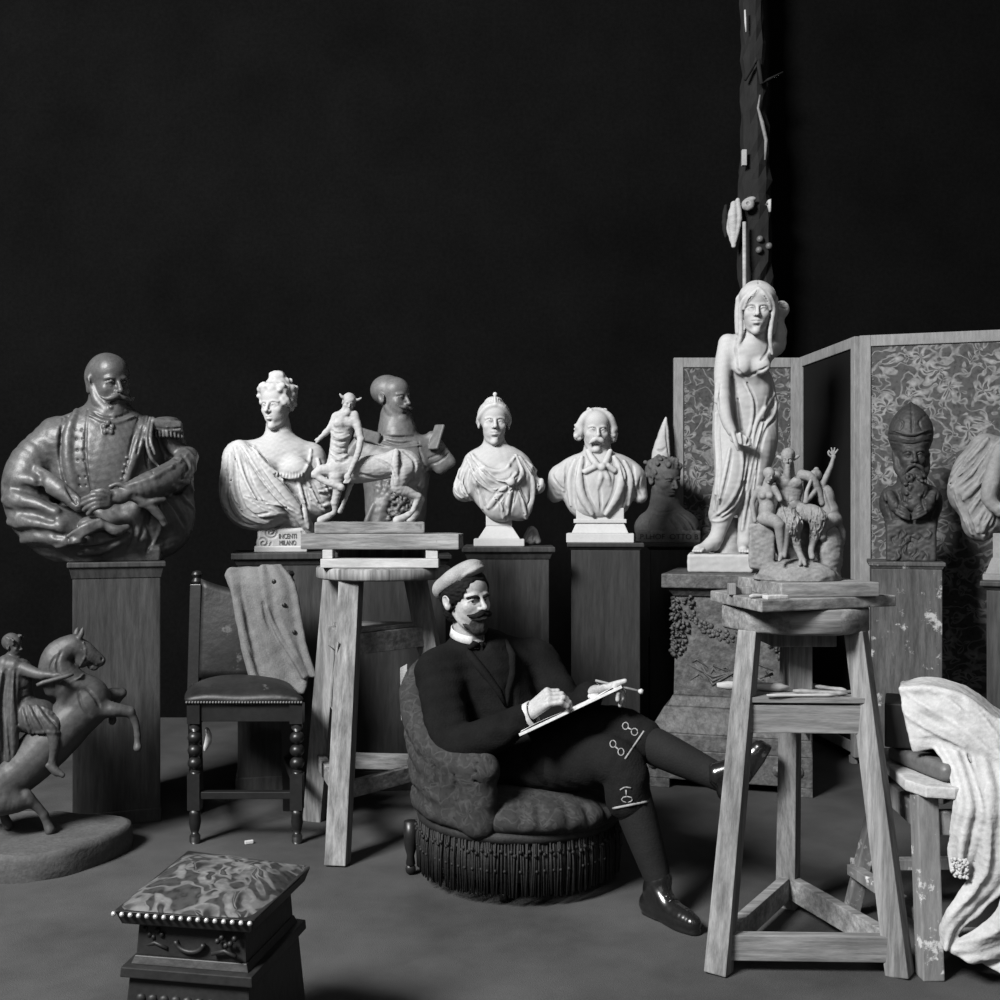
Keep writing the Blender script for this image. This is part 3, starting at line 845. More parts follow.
def rail(root, p0, p1, h, t, nm='rail', m=M['wood_h']):
    b = MB(); p0, p1 = Vector(p0), Vector(p1); d = (p1 - p0).normalized(); n = d.cross(Z3).normalized()
    ax = (d, n, n.cross(d) * -1); b.box((p0 + p1) / 2, ((p1 - p0).length, t, h), (d, n, Z3))
    return b.build(nm, m, root, bevel=.003)

def lerp(a, b, t): return Vector(a) + (Vector(b) - Vector(a)) * t

def right_stand():
    c = Vector((.936, 3.33, 0))
    root = empty('modelling_stand', c, 'tall bare wooden three-legged modelling stand at right under the faun group', 'modelling stand', 'modelling stands')
    A0, A1 = Vector((.645, 3.10, 0.0)), Vector((.765, 3.215, .995))
    B0, B1 = Vector((1.175, 3.085, 0.0)), Vector((1.085, 3.20, .995))
    C0, C1 = Vector((.995, 3.63, 0.0)), Vector((.96, 3.46, .995))
    for (p, q, f) in ((A0, A1, (-.62, -1, 0)), (B0, B1, (-.72, -1, 0)), (C0, C1, (-.62, -1, 0))): leg(root, p, q, .068, face=f)
    def at(p, q, z): return lerp(p, q, z / .995)
    for (a, b_) in (((A0, A1), (B0, B1)), ((B0, B1), (C0, C1)), ((C0, C1), (A0, A1))):
        rail(root, at(*a, .075), at(*b_, .075), .075, .035, 'lower_rail')
    for (a, b_) in (((A0, A1), (B0, B1)), ((B0, B1), (C0, C1)), ((C0, C1), (A0, A1))):
        rail(root, at(*a, .735), at(*b_, .735), .085, .035, 'upper_rail')
    b = MB(); z = .785
    b.prism([at(A0, A1, z) + Vector((-.01, -.03, 0)), at(B0, B1, z) + Vector((.01, -.03, 0)), at(C0, C1, z) + Vector((.03, .02, 0)), at(C0, C1, z) + Vector((-.03, .02, 0))], (0, 0, .016))
    b.build('shelf', M['wood_h'], root, bevel=.002)
    b = MB(); b.lathe([(.224, .992), (.232, 1.0), (.232, 1.062), (.225, 1.068)], (c.x, c.y, 0), n=10); o = b.build('round_top', M['wood_h'], root)
    b = MB(); b.box((c.x + .01, 3.34, .895), (.075, .075, .19)); b.build('centre_post', M['wood'], root, bevel=.004)
    b = MB(); b.box((c.x + .01, 3.34, .965), (.2, .16, .05)); b.build('post_collar', M['wood'], root, bevel=.004)
    # loose boards lying on the top
    b = MB(); n, l, r = Vector((.752, 3.015, 1.07)), Vector((.685, 3.42, 1.07)), Vector((1.215, 3.22, 1.07))
    b.prism([n, r, r + Vector((-.10, .29, 0)), l + Vector((.2, .18, 0)), l], (0, 0, .034))
    o = b.build('board', M['wood_h'], bevel=.004, origin=(.95, 3.3, 1.07)); tag(o, 'rough weathered board lying on the top of the right stand, jutting out left and right', 'board')
    b = MB(); th = R(8); ax = (Vector((math.cos(th), math.sin(th), 0)), Vector((-math.sin(th), math.cos(th), 0)), Z3)
    b.box((.965, 3.32, 1.126), (.31, .36, .042), ax)
    o = b.build('base_board', M['wood_h'], bevel=.003, origin=(.965, 3.32, 1.105)); tag(o, 'small square board directly beneath the grey faun group', 'board')
    # small tools by the group, and tools on the shelf
    def tool(p, q, r, lab, m=M['tool'], nm='modelling_tool'):
        t = MB(); p, q = Vector(p), Vector(q); d = q - p
        t.tube([p, p + d * .15, p + d * .5, p + d * .85, q], [r * .5, r, r * .8, r, r * .4], 8)
        tag(t.build(nm, m, origin=(p + q) / 2), lab, 'modelling tool', 'modelling tools')
    zs = .801
    tool((.675, 3.268, zs + .020), (.895, 3.255, zs + .014), .014, 'long round-ended stick on the stand shelf, poking out past the left leg', M['wood_light'])
    tool((.80, 3.15, zs + .008), (1.02, 3.165, zs + .006), .006, 'thin pale tool lying at the front edge of the stand shelf', M['wood_light'])
    tool((.90, 3.225, zs + .009), (1.05, 3.172, zs + .009), .008, 'dark tool lying slanted at the right of the stand shelf')
    tool((.995, 3.315, zs + .008), (1.07, 3.245, zs + .008), .007, 'slender tool at the back of the stand shelf', M['wood_light'])
    tool((.97, 3.19, zs + .007), (1.10, 3.225, zs + .007), .006, 'short tool crossing the slanted one on the stand shelf')
    tool((.735, 3.09, 1.111), (.80, 3.12, 1.111), .007, 'small pale tool lying beside the base board of the faun group', M['wood_light'])
    t = MB(); t.box((.715, 3.24, 1.122), (.022, .03, .036)); t.box((.755, 3.26, 1.116), (.05, .022, .024))
    tag(t.build('wood_block', M['wood'], origin=(.735, 3.25, 1.104), bevel=.003), 'little wooden offcut standing left of the faun group board', 'wood block')
    b = MB(); b.prism([Vector((.775, 3.045, 1.104)), Vector((.845, 3.07, 1.104)), Vector((.83, 3.10, 1.104)), Vector((.77, 3.085, 1.104))], (0, 0, .012))
    tag(b.build('paper_scrap', M['rag'], origin=(.80, 3.07, 1.104), bevel=.003), 'crumpled pale scrap on the near left corner of the board', 'scrap')
right_stand()

def left_stand():
    c = Vector((-.49, 4.42, 0)); zt = 1.09
    root = empty('modelling_stand', c, 'tall bare wooden three-legged modelling stand at left under the centaur', 'modelling stand', 'modelling stands')
    A0, A1 = Vector((-.628, 4.06, 0)), Vector((-.600, 4.24, zt))
    B0, B1 = Vector((-.822, 4.66, 0)), Vector((-.715, 4.56, zt))
    C0, C1 = Vector((-.16, 4.60, 0)), Vector((-.365, 4.50, zt))
    for (p, q, f) in ((A0, A1, (-.12, -1, 0)), (B0, B1, (-.2, -1, 0)), (C0, C1, (-.15, -1, 0))): leg(root, p, q, .084, face=f, taper=1.0)
    def at(p, q, z): return lerp(p, q, z / zt)
    E = [(A0, A1), (B0, B1), (C0, C1)]
    for i in range(3):
        a, b_ = E[i], E[(i + 1) % 3]
        rail(root, at(*a, .27), at(*b_, .27), .065, .035, 'lower_rail')
        rail(root, at(*a, .83), at(*b_, .83), .085, .035, 'upper_rail')
    b = MB(); b.prism([at(A0, A1, .875) + Vector((0, -.02, 0)), at(C0, C1, .875), at(B0, B1, .875)], (0, 0, .015)); b.build('shelf', M['wood_h'], root, bevel=.002)
    b = MB(); b.lathe([(.272, zt - .003), (.28, zt + .004), (.28, zt + .04), (.274, zt + .046)], (c.x, c.y, 0), n=40); b.build('round_top', M['wood'], root)
    b = MB(); b.tube([W(338, 642, 4.15), W(333, 680, 4.17), W(331, 706, 4.19), W(335, 714, 4.19), W(338, 700, 4.17)], .004, 6); b.build('wire_loop', M['tool'], root)
    z = zt + .046
    k = 4.42 / FPX
    def X(u): return (u - 500) * 4.25 / FPX
    b = MB(); b.box(((X(322) + X(439)) / 2, 4.27, z + .02), (X(439) - X(322), .12, .036)); o = b.build('plank', M['wood_light'], bevel=.003, origin=(X(380), 4.27, z))
    tag(o, 'short pale sawn plank lying on the front of the left stand top', 'plank')
    zb = z + .038
    for u0, u1, lab in ((323, 333, 'small wooden spacer block at the left end of the pale plank'), (426, 438, 'small wooden spacer block at the right end of the pale plank')):
        b = MB(); b.box(((X(u0) + X(u1)) / 2, 4.27, zb + .018), (X(u1) - X(u0), .07, .036)); tag(b.build('spacer_block', M['wood_light'], bevel=.003, origin=((X(u0) + X(u1)) / 2, 4.27, zb)), lab, 'wood block', 'spacer blocks under the thick plank')
    b = MB(); b.box(((X(330)+X(420))/2, 4.52, z + .036), (X(420) - X(330), .10, .072)); tag(b.build('support_block', M['wood'], origin=((X(330)+X(420))/2, 4.52, z), bevel=.003), 'dark wooden block under the rear of the thick plank on the left stand', 'wood block')
    zp = zb + .037
    b = MB(); b.prism([Vector((X(300), 4.26, zp)), Vector((X(459), 4.22, zp)), Vector((X(462), 4.40, zp)), Vector((X(446), 4.62, zp)), Vector((X(303), 4.66, zp))], (0, 0, .062))
    tag(b.build('plank', M['wood_h'], origin=(X(380), 4.4, zp), bevel=.004), 'thick wide plank on spacer blocks under the centaur base', 'plank')
    return zp + .062
LEFT_TOP = left_stand()

# ------------------------------------------------------------------ padded chair with turned legs, a coat over its back
def side_chair():
    FL, FR = Vector((-1.255, 4.32, 0)), Vector((-.835, 4.32, 0)); BL, BR = Vector((-1.375, 4.72, 0)), Vector((-.965, 4.76, 0))
    root = empty('side_chair', (FL + FR + BL + BR) / 4, 'dark leather-covered side chair with turned legs, a coat over its back', 'chair')
    zs = .60
    prof = [(.016, 0), (.022, .008), (.022, .03), (.014, .042), (.020, .06), (.025, .09), (.022, .12), (.026, .14)]
    up = [(.034, .14), (.034, .30)]
    for p in (FL, FR):
        b = MB(); b.lathe(prof, p, n=16); b.box(p + Z3 * .215, (.050, .050, .15))
        b.lathe([(.014, .285), (.022, .295), (.014, .305)] + [(.008 + .022 * math.sin(math.pi * q / 8) ** .6, .305 + bd * .052 + .052 * q / 8) for bd in range(3) for q in range(9)] + [(.014, .461), (.024, .475), (.02, .50)], p, n=18)
        b.box(p + Z3 * .535, (.052, .052, .08)); b.build('leg', M['dark_wood'], root, bevel=.002)
    for p in (BL, BR):
        b = MB(); d = Vector((0, .05, 0)); b.beam(p + d, p + Z3 * .55, .05, .05); b.beam(p + Z3 * .55, p + Z3 * 1.035 + d * .9, .05, .05)
        b.lathe([(.02, 0), (.026, .015), (.016, .03), (.026, .045), (.018, .06), (0, .065)], p + Z3 * 1.035 + d * .9, n=14)
        b.build('back_post', M['dark_wood'], root, bevel=.003)
    b = MB(); b.beam(FL + Z3 * .20, FR + Z3 * .20, .035, .03); b.build('stretcher', M['dark_wood'], root, bevel=.003)
    for p, q in ((FL, BL), (FR, BR)):
        b = MB(); b.beam(p + Z3 * .24, q + Z3 * .24, .03, .03); b.build('stretcher', M['dark_wood'], root, bevel=.003)
    for p, q in ((FL, FR), (FR, BR), (BL, FL), (BR, BL)):
        b = MB(); b.beam(p + Z3 * .545, q + Z3 * .545, .03, .085, up=(0, 0, 1)); b.build('seat_rail', M['dark_wood'], root, bevel=.003)
    # domed leather seat
    P = []
    for i in range(17):
        row = []
        for j in range(17):
            s, t = i / 16, j / 16
            e = (FL + (-Vector((.03, .03, 0)))).lerp(FR + Vector((.03, -.03, 0)), s).lerp((BL + Vector((0, -.03, 0))).lerp(BR + Vector((0, -.03, 0)), s), t)
            dome = (1 - (2 * s - 1) ** 4) * (1 - (2 * t - 1) ** 4)
            row.append(e + Z3 * (.585 + .05 * dome + .004 * math.sin(9 * s + 5 * t)))
        P.append(row)
    grid_mesh('seat', P, M['leather'], root, thick=.03)
    b = MB()
    for i in range(40):
        p = (FL + Vector((-.03, -.034, 0))).lerp(FR + Vector((.03, -.034, 0)), (i + .5) / 40); b.sphere(p + Z3 * .585, .0055, 6)
    tag(b.build('nail_row', M['nail_dull'], root), kind='stuff')
    P = []
    for i in range(15):
        row = []
        for j in range(13):
            s, t = i / 14, j / 12; z = .62 + .44 * t - (.05 * math.sin(math.pi * s) * t)
            e = BL.lerp(BR, .05 + .9 * s); e.y += .045 * t - .02 * math.sin(math.pi * s) * math.sin(math.pi * t)
            row.append(e + Z3 * (z))
        P.append(row)
    grid_mesh('backrest', P, M['leather'], root, thick=.035)
    # white scrap caught under the seat by the left leg
    S = Sculpt((198, 216, 722, 762, -8, 8), .5, 4.42)
    S.tube([(207, 729, 0), (209, 736, -1), (207, 744, 0), (205, 750, 0)], [2, 3.2, 3, 1.5]); S.ell((209, 741, 0), (3, 4, 2)); S.noise(.5, 7, 8)
    tag(S.build('white_scrap', M['white'], origin=W(207, 740, 4.42)), 'small white twisted scrap hanging behind the left front leg of the chair', 'scrap')
side_chair()

def coat():
    Y0 = 4.72
    S = Sculpt((218, 326, 552, 704, -26, 22), .9, Y0)
    def sheet(rows, th):  # rows of (uL, uR, v, w)
        sg = []; Q = catmull([np.array(r_, float) for r_ in rows], 3)
        for a, b_ in zip(Q[:-1], Q[1:]):
            for i in range(31):
                t = i / 30; f = lambda q: S.P((q[0] + (q[1] - q[0]) * t, q[2], q[3] + 1.3 * math.sin(t * 10 + q[2] * .02)))
                sg.append((f(a), f(b_), th, th))
        S._chain(sg, 2.0, 'u')
    sheet([(229, 272, 571, 3), (233, 284, 583, -7), (239, 291, 620, -9), (246, 300, 655, -11), (254, 305, 680, -14), (262, 302, 690, -16)], 2.6)
    sheet([(262, 280, 567, 2), (264, 293, 585, -9), (270, 300, 620, -12), (284, 306, 650, -15), (299, 314, 674, -17)], 2.6)
    sheet([(231, 276, 569, 4), (234, 278, 572, 12), (240, 284, 600, 15), (244, 286, 625, 15)], 2.2)
    S.tube([(228, 575, 0), (238, 600, -9), (246, 640, -12), (256, 678, -16), (270, 689, -16)], [3, 3.5, 4, 4, 3], 3)
    S.lines([[(263, 602), (268, 620), (278, 640), (290, 660), (301, 680)]], 3.0, 1.0, 's', .6); S.lines([[(267, 606), (273, 622), (283, 641), (295, 660), (304, 676)]], 2.2, 2.0, 'u', 0)
    S.lines([[(240, 580), (250, 620), (262, 665)], [(250, 585), (258, 620), (270, 660)], [(246, 640), (262, 668), (280, 684)]], 1.2, 2, 's', -.9)
    S.lines([[(244, 590), (254, 630), (266, 672)], [(290, 650), (296, 660)], [(276, 600), (286, 630), (300, 660)]], 1.4, 3, 'u', .8)
    S.noise(.6, 14, 3); S.blur(2)
    root = empty('coat', to_world(270, 640, 0, 272, 628, Y0), 'grey buttoned coat or smock slung over the chair back', 'coat')
    S.build('cloth', M['coat'], root)
    b = MB()
    for u, v in ((274, 581), (284, 604), (294, 631)):
        S.front(); a = int(round((u - S.lo[0]) / S.h)); q = int((-v - S.lo[2]) / S.h)
        p = to_world(u, v, S.lo[1] + S.h * S.dm[a, q], S.uc, S.vc, Y0)
        bb = MB(); bb.lathe([(.0, -.004), (.010, -.002), (.010, .004), (.004, .006), (0, .005)], p, (0, -1, 0), 12); bb.build('button', M['dark_wood'], root)
coat()

# ------------------------------------------------------------------ footstool with tapestry cushion
def footstool():
    z = .47
    K = [Wz(114, 911, z - .012), Wz(254, 921, z - .012), Wz(311, 867, z - .012), Wz(188, 851, z - .012)]
    FLp, FRp, BRp, BLp = K
    c = (FLp + FRp + BRp + BLp) / 4
    ex = ((FRp - FLp) + (BRp - BLp)).normalized(); ey = Vector((-ex.y, ex.x, 0)); w = ((FRp - FLp).length + (BRp - BLp).length) / 2; d = abs(((BLp - FLp) + (BRp - FRp)).dot(ey)) / 2
    ax = (ex, ey, Z3); c.z = 0
    flat = [Vector((p.x - c.x, p.y - c.y, 0)) for p in K]
    def block(nm, z0, k0, z1, k1, bev=.004):
        b = MB(); vs = [c + p * k0 + Z3 * z0 for p in flat] + [c + p * k1 + Z3 * z1 for p in flat]
        b.add(vs, [(3, 2, 1, 0), (4, 5, 6, 7), (0, 1, 5, 4), (1, 2, 6, 5), (2, 3, 7, 6), (3, 0, 4, 7)]); return b.build(nm, M['foot_wood'], root, bevel=bev)
    root = empty('footstool', c, 'dark carved pagoda-shaped footstool with tapestry cushion and nail-head trim, in the foreground', 'footstool')
    P = []
    for i in range(25):
        row = []
        for j in range(25):
            s, t = i / 24, j / 24; dome = (1 - abs(2 * s - 1) ** 3.0) * (1 - abs(2 * t - 1) ** 3.0)
            p = flat[0].lerp(flat[1], s).lerp(flat[3].lerp(flat[2], s), t)
            row.append(c + p + Z3 * (z - .012 + .034 * dome + .003 * math.sin(11 * s + 4 * t) * math.sin(7 * t)))
        P.append(row)
    cu = grid_mesh('cushion', P, M['tapestry'], root); tag(cu, 'flowered tapestry cushion')
    block('seat_edge', z - .045, .93, z - .010, 1.0, .003); block('upper_body', .345, .80, z - .045, .77)
    block('ledge_moulding', .305, .95, .328, .94, .003); block('ledge_cove', .328, .85, .346, .81, .002)
    block('lower_body', .06, .97, .305, .86); block('plinth', 0, 1.08, .06, 1.04)
    b = MB(); f = c + (flat[0] + flat[1]) / 2 * .80 - ey * .004
    b.tube([f + ex * (w * .10 * math.cos(a)) + Z3 * (.385 + .022 * math.sin(a)) for a in [math.pi + math.pi * q / 10 for q in range(11)]], .006, 6)
    for sx in (-1, 1):
        b.tube([f + ex * (sx * w * .16) + Z3 * .365, f + ex * (sx * w * .25) + Z3 * .375, f + ex * (sx * w * .33) + Z3 * .365], .005, 6)
        for q in range(5): b.sphere(f + ex * (sx * w * (.2 + .03 * q)) + Z3 * (.395 + .01 * math.sin(q * 2)), .007, 6)
    b.build('carved_apron', M['foot_wood'], root)
    b = MB(); rg = random.Random(2)
    for q in range(9): b.sphere(c + (flat[0].lerp(flat[1], .12 + .095 * q)) * .885 + Z3 * .255, .013, 8, (1, .6, 1))
    b.build('carved_band', M['foot_wood'], root)
    n = 17
    for i in range(n):
        p = c + flat[0].lerp(flat[1], i / (n - .5)) * 1.004 + Z3 * (z - .018)
        b = MB(); b.sphere(p, .0058, 10); b.build('nail_head', M['nail'], root)
footstool()

# ------------------------------------------------------------------ paint-spattered stool, box, pad and dust sheet at right
def stool():
    A, B = Vector((1.225, 3.055, 0)), Vector((1.275, 3.46, 0)); Cc, D = Vector((1.70, 3.10, 0)), Vector((1.72, 3.52, 0))
    root = empty('work_stool', (A + B + Cc + D) / 4, 'plaster-spattered wooden stool with splayed legs at the right edge', 'stool')
    ms = mat('spattered stool wood', .17, .75, .2, .4, 9, .25, 45, stretch=(1, 1, .2), spots=(14, .58, .45))
    m2 = mat('pale spattered seat', .33, .75, .2, .25, 9, .2, 45, spots=(12, .62, .6))
    zs = .535
    for p, f, w in ((A, Vector((1.255, 3.065, 0)), .062), (B, Vector((1.185, 3.55, 0)), .045), (Cc, Vector((1.69, 3.07, 0)), .062), (D, Vector((1.78, 3.58, 0)), .05)):
        b = MB(); t = p + Z3 * zs
        if p is A: t = Vector((1.245, 3.085, zs))
        b.beam(f, t, w, w, up=(0, -1, 0)); b.build('leg', ms, root, bevel=.004)
    for p, q, z in ((A, B, .45), (A, Cc, .45), (B, D, .45)):
        b = MB(); b.beam(lerp(p, q, .04) + Z3 * z + Vector((.02, .02, 0)), lerp(p, q, .96) + Z3 * z, .03, .07); b.build('apron', ms, root, bevel=.003)
    for p, q, z in ((Vector((1.26, 3.08, 0)), Vector((1.69, 3.09, 0)), .115), (Vector((1.185, 3.53, 0)), Vector((1.255, 3.10, 0)), .16), (Vector((1.19, 3.55, 0)), Vector((1.76, 3.57, 0)), .17)):
        b = MB(); b.beam(p + Z3 * z, q + Z3 * z, .04, .035); b.build('stretcher', ms, root, bevel=.003)
    b = MB(); pts = [Vector((1.195, 3.10, zs)), Vector((1.225, 3.02, zs)), Vector((1.30, 3.0, zs)), Vector((1.74, 3.06, zs)), Vector((1.76, 3.55, zs)), Vector((1.26, 3.52, zs)), Vector((1.225, 3.42, zs))]
    b.prism(pts, (0, 0, .035)); b.build('seat', m2, root, bevel=.008, seg=3)
    zt = zs + .035
    S = Sculpt(((1.2, 3.02, zt - .01), (1.62, 3.45, zt + .08)), .006, px=False)
    S.boxp((1.42, 3.22, zt + .028), (.17, .15, .026), .02, 0, rt=rot(12)); S.noise(.005, .12, 3); S.cut((0, 0, -1), -(zt + .002))
    tag(S.build('clay_pad', M['armor'], origin=(1.42, 3.22, zt)), 'thick grey clay pad lying on the spattered stool seat', 'pad')
    zc = zt + .058
    o = MB(); o.box((1.37, 3.30, zc + .070), (.30, .2, .138), frame_axes(905, 3.3)); 
    tag(o.build('dark_box', M['ped'], origin=(1.37, 3.30, zc), bevel=.006), 'dark upright box on the stool, half covered by the pale cloth', 'box')
stool()

def dust_sheet():
    Y0 = 3.14
    S = Sculpt((880, 1080, 676, 966, -80, 58), 1.1, Y0)
    # top and front of the part thrown over the box
    S.sheet([(899, 692), (930, 687), (965, 694), (1000, 716), (1040, 740)], [(902, 694), (930, 690), (965, 697), (1000, 720), (1040, 745)], [26, 28, 28, 28, 28], [-12, -20, -22, -22, -20], 3, 1.5, 2)
    S.sheet([(899, 692), (930, 690), (965, 697), (1000, 720), (1040, 745)], [(914, 750), (938, 744), (962, 750), (1006, 780), (1040, 806)], [-12, -20, -22, -22, -20], [-26, -30, -32, -35, -32], 3, 3.0, 1.0, .6, 2.5, 12, 40)
    S.sheet([(899, 692), (901, 712), (905, 730)], [(902, 694), (905, 712), (909, 732)], [24, 22, 18], [-12, -16, -20], 2.5, 1, 1)
    S.sheet([(1000, 716), (1006, 760), (1010, 800)], [(1062, 735), (1064, 780), (1066, 820)], [-20, -36, -44], [10, 4, 0], 3, 3, 2)
    S.lines([[(899, 693), (930, 708), (960, 722), (1000, 752)], [(905, 716), (930, 728), (965, 742)], [(935, 692), (962, 706), (988, 728), (1006, 756)], [(965, 698), (985, 715), (1004, 740)]], 2.0, 3, 'u', .3)
    S.lines([[(903, 704), (932, 717), (962, 731)], [(950, 694), (976, 716), (1002, 745)], [(914, 738), (940, 738), (966, 748)], [(908, 724), (922, 728), (940, 736)]], 1.6, 2, 's')
    # lace-edged end hanging over the seat, long fold, and the wide end sweeping to the rail
    S.sheet([(937, 746), (950, 764), (957, 790), (953, 812), (951, 835), (954, 856)], [(965, 748), (974, 768), (982, 790), (980, 812), (974, 834), (969, 856)], [-30, -46, -61, -61, -60, -60], [-32, -48, -62, -62, -61, -60], 2.6, 4.0, 1.25, .4, 2)
    S.sheet([(972, 748), (980, 778), (979, 815), (976, 852), (957, 884), (944, 908), (944, 930)], [(1004, 758), (1010, 785), (1010, 825), (1004, 862), (982, 890), (960, 912), (950, 931)], [-32, -56, -61, -60, -60, -59, -58], [-34, -56, -60, -56, -56, -58, -58], 2.6, 4.5, 1.0, 1.6, 2, 5, 34)
    S.sheet([(1004, 768), (1008, 810), (1006, 858), (996, 890), (972, 914), (950, 932)], [(1066, 780), (1068, 820), (1066, 865), (1064, 905), (1050, 940), (1006, 948)], [-36, -58, -62, -62, -61, -60], [-10, -20, -28, -34, -40, -52], 2.8, 6.0, 1.4, 2.0, 2.5, 5, 60)
    S.lines([[(960, 922), (985, 912), (1004, 896)], [(955, 930), (985, 924), (1010, 910)], [(975, 934), (1000, 934), (1020, 926)], [(984, 772), (990, 815), (984, 855), (960, 890)]], 1.6, 2.5, 'u', .5)
    S.noise(1.2, 20, 12); S.noise(.5, 8, 5); S.blur(3)
    root = empty('dust_sheet', to_world(975, 800, 0, S.uc, S.vc, Y0), 'pale linen sheet with lace trim thrown over the box and hanging down the stool', 'cloth')
    S.build('cloth', M['rag'], root)
    b = MB(); rg = random.Random(9)
    for i in range(160):
        p = to_world(961 + rg.uniform(-8, 8), 850 + rg.uniform(-9, 9), -67 + rg.uniform(-2, 2), S.uc, S.vc, Y0); b.sphere(p, rg.uniform(.003, .006), 6)
    tag(b.build('lace_trim', M['rag'], root), kind='stuff')
dust_sheet()

# ------------------------------------------------------------------ small things on the floor and behind
b = MB(); b.box(Wz(249, 842, .008), (.035, .014, .014), (Vector((.9, .43, 0)), Vector((-.43, .9, 0)), Z3)); tag(b.build('chalk_stub', M['white'], origin=Wz(249, 842, .001), bevel=.003), 'tiny white chalk stub on the floor in front of the chair', 'chalk')
# ------------------------------------------------------------------ busts (picture-scale clay, front view drawn from the photograph)
def bust_root(name, P, label, group='portrait busts', cat='bust'):
    return empty(name, P['c'] + Z3 * P['z'], label, cat, group)

def general():
    Y0 = P1['Y']; vb = P1['v']
    S = Sculpt((-6, 212, 346, vb + 1, -80, 52), .9, Y0)
    # trunk, mantle and sleeves
    S.ell((108, 470, 0), (58, 70, 38)); S.ell((104, 436, 2), (50, 24, 26), 10)
    S.ell((60, 444, 4), (23, 25, 25), 10)
    S.tube([(54, 434, 4), (33, 466, 0), (28, 492, -8), (38, 516, -16), (62, 528, -36)], [14, 22, 23, 23, 18], 7)
    S.tube([(28, 486, 0), (36, 520, -5), (64, 543, -14), (105, 552, -14)], [18, 21, 18, 12], 7)
    S.ell((102, 535, -8), (62, 27, 42), 14)
    S.tube([(166, 430, 2), (180, 458, 2), (182, 486, -4)], [14, 15, 14], 6)
    S.tube([(190, 456, -8), (176, 474, -30), (150, 486, -48), (128, 492, -54)], [11, 15, 14, 9], 5)
    S.tube([(180, 490, 4), (180, 518, 0), (164, 540, -8), (120, 552, -14)], [15, 18, 18, 12], 7)
    S.ell((148, 514, -4), (42, 34, 34), 9)
    S.boxp((116, vb - 5, -6), (44, 8, 30), 3, 10)
    # gathered sleeve folds at left
    for p, r in (([(14, 478, -16), (36, 482, -30), (60, 494, -40)], 5), ([(10, 500, -20), (34, 503, -34), (58, 512, -46)], 6), ([(14, 522, -20), (38, 524, -36), (62, 526, -50)], 6),
                 ([(26, 540, -20), (44, 536, -36), (66, 540, -48)], 5), ([(42, 472, -24), (58, 487, -38), (80, 506, -48)], 8)):
        S.tube(p, [r * .5, r, r * .8], 6)
    S.lines([[(8, 487), (34, 492), (58, 502)], [(9, 511), (34, 513), (56, 520)], [(16, 531), (40, 531), (64, 534)], [(42, 476), (44, 490), (56, 506)], [(70, 412), (64, 440), (66, 470), (76, 500)]], 3.2, 5, 's')
    # lapels / stole bands
    for p in ([(77, 413), (70, 436), (70, 462), (75, 486), (82, 498)], [(148, 413), (140, 440), (132, 462), (126, 482)]):
        S.dm = None; S.line(p, 6.5, 3, 'u', 1.5, taper=True)
    S.lines([[(88, 412), (86, 440), (87, 465), (93, 497)], [(64, 415), (62, 440), (62, 466), (70, 492), (80, 508)], [(139, 416), (132, 440), (127, 462), (122, 480)], [(152, 418), (147, 440), (146, 462), (152, 476)], [(146, 415), (140, 438), (136, 455)]], 1.6, 1.5, 's')
    S.lines([[(92, 413), (102, 419), (116, 419), (130, 413)]], 1.8, 1.2, 's'); S.lines([[(90, 418), (104, 424), (118, 424), (134, 417)]], 2.2, 1.5, 'u')
    for u in (76, 82): 
        for v in (432, 441, 452, 462, 478, 486): S.dm = None; S.line([(u + (v - 430) * .08, v), (u + (v - 430) * .08 + .3, v + .5)], 1.2, .6, 's', taper=False)
    for v in (459, 466, 473, 480): S.line([(126 + (459 - v) * .25, v), (127 + (459 - v) * .25, v)], 1.6, .6, 'u', taper=False)
    # epaulette with fringe
    S.boxp((167, 425, -2), (16, 6, 20), 3, 1.5, rt=rot(0, 0, 4)); S.ell((168, 419, -2), (14, 4, 18), 2)
    for q in range(9): S.tube([(152 + q * 3.8, 428, -21 + abs(q - 4) * 1.2), (152 + q * 3.9, 436, -21 + abs(q - 4) * 1.2)], 1.7, .8)
    S.lines([[(152, 427), (166, 429), (183, 427)]], 1.2, .8, 's')
    S.tube([(150, 418, -18), (146, 440, -32), (150, 458, -36), (157, 466, -34)], [1.5, 2, 2, 1.5], 1); S.tube([(153, 418, -18), (150, 440, -32), (154, 455, -36)], [1.5, 2, 1.5], 1)
    # cross pendant at the collar
    for du, dv in ((-4, 0), (4, 0), (0, -4), (0, 4), (-3, 5), (3, 5)):
        S.dm = None; S.line([(108 + du, 429 + dv), (108 + du, 429.6 + dv)], 2.6, .8, 'u', taper=False)
    # right sleeve rim and folds
    S.lines([[(186, 448), (194, 458), (196, 470)], [(190, 452), (170, 468), (148, 480), (126, 487)], [(178, 482), (190, 484), (198, 494)], [(172, 486), (186, 500), (196, 508)], [(158, 500), (160, 525), (152, 545)]], 2.2, 2.5, 'u', .5)
    S.lines([[(182, 454), (188, 466), (180, 478)], [(195, 476), (182, 490), (166, 494)], [(150, 496), (146, 520), (138, 540)], [(165, 496), (178, 512), (186, 526)], [(160, 440), (166, 452), (178, 460)]], 2.4, 3, 's')
    # folded hands with gloves: right hand on top of the left wrist
    def hand(w, d, fl, seed=0):
        pass
    S.ell((118, 497, -58), (11, 8, 7), 4); S.ell((104, 503, -60), (9, 7, 7), 4)
    for q, (u, v) in enumerate(((84, 500), (83, 505), (85, 510), (89, 514))):
        S.tube([(108, 498 + q * 2.6, -64), (96, 496 + q * 4, -68), (u, v, -62)], [2.8, 2.7, 2.1], .8)
    S.tube([(112, 496, -62), (102, 492, -66), (93, 494, -64)], [2.8, 2.6, 2.2], .8)
    S.ell((92, 524, -54), (13, 8, 9), 4)
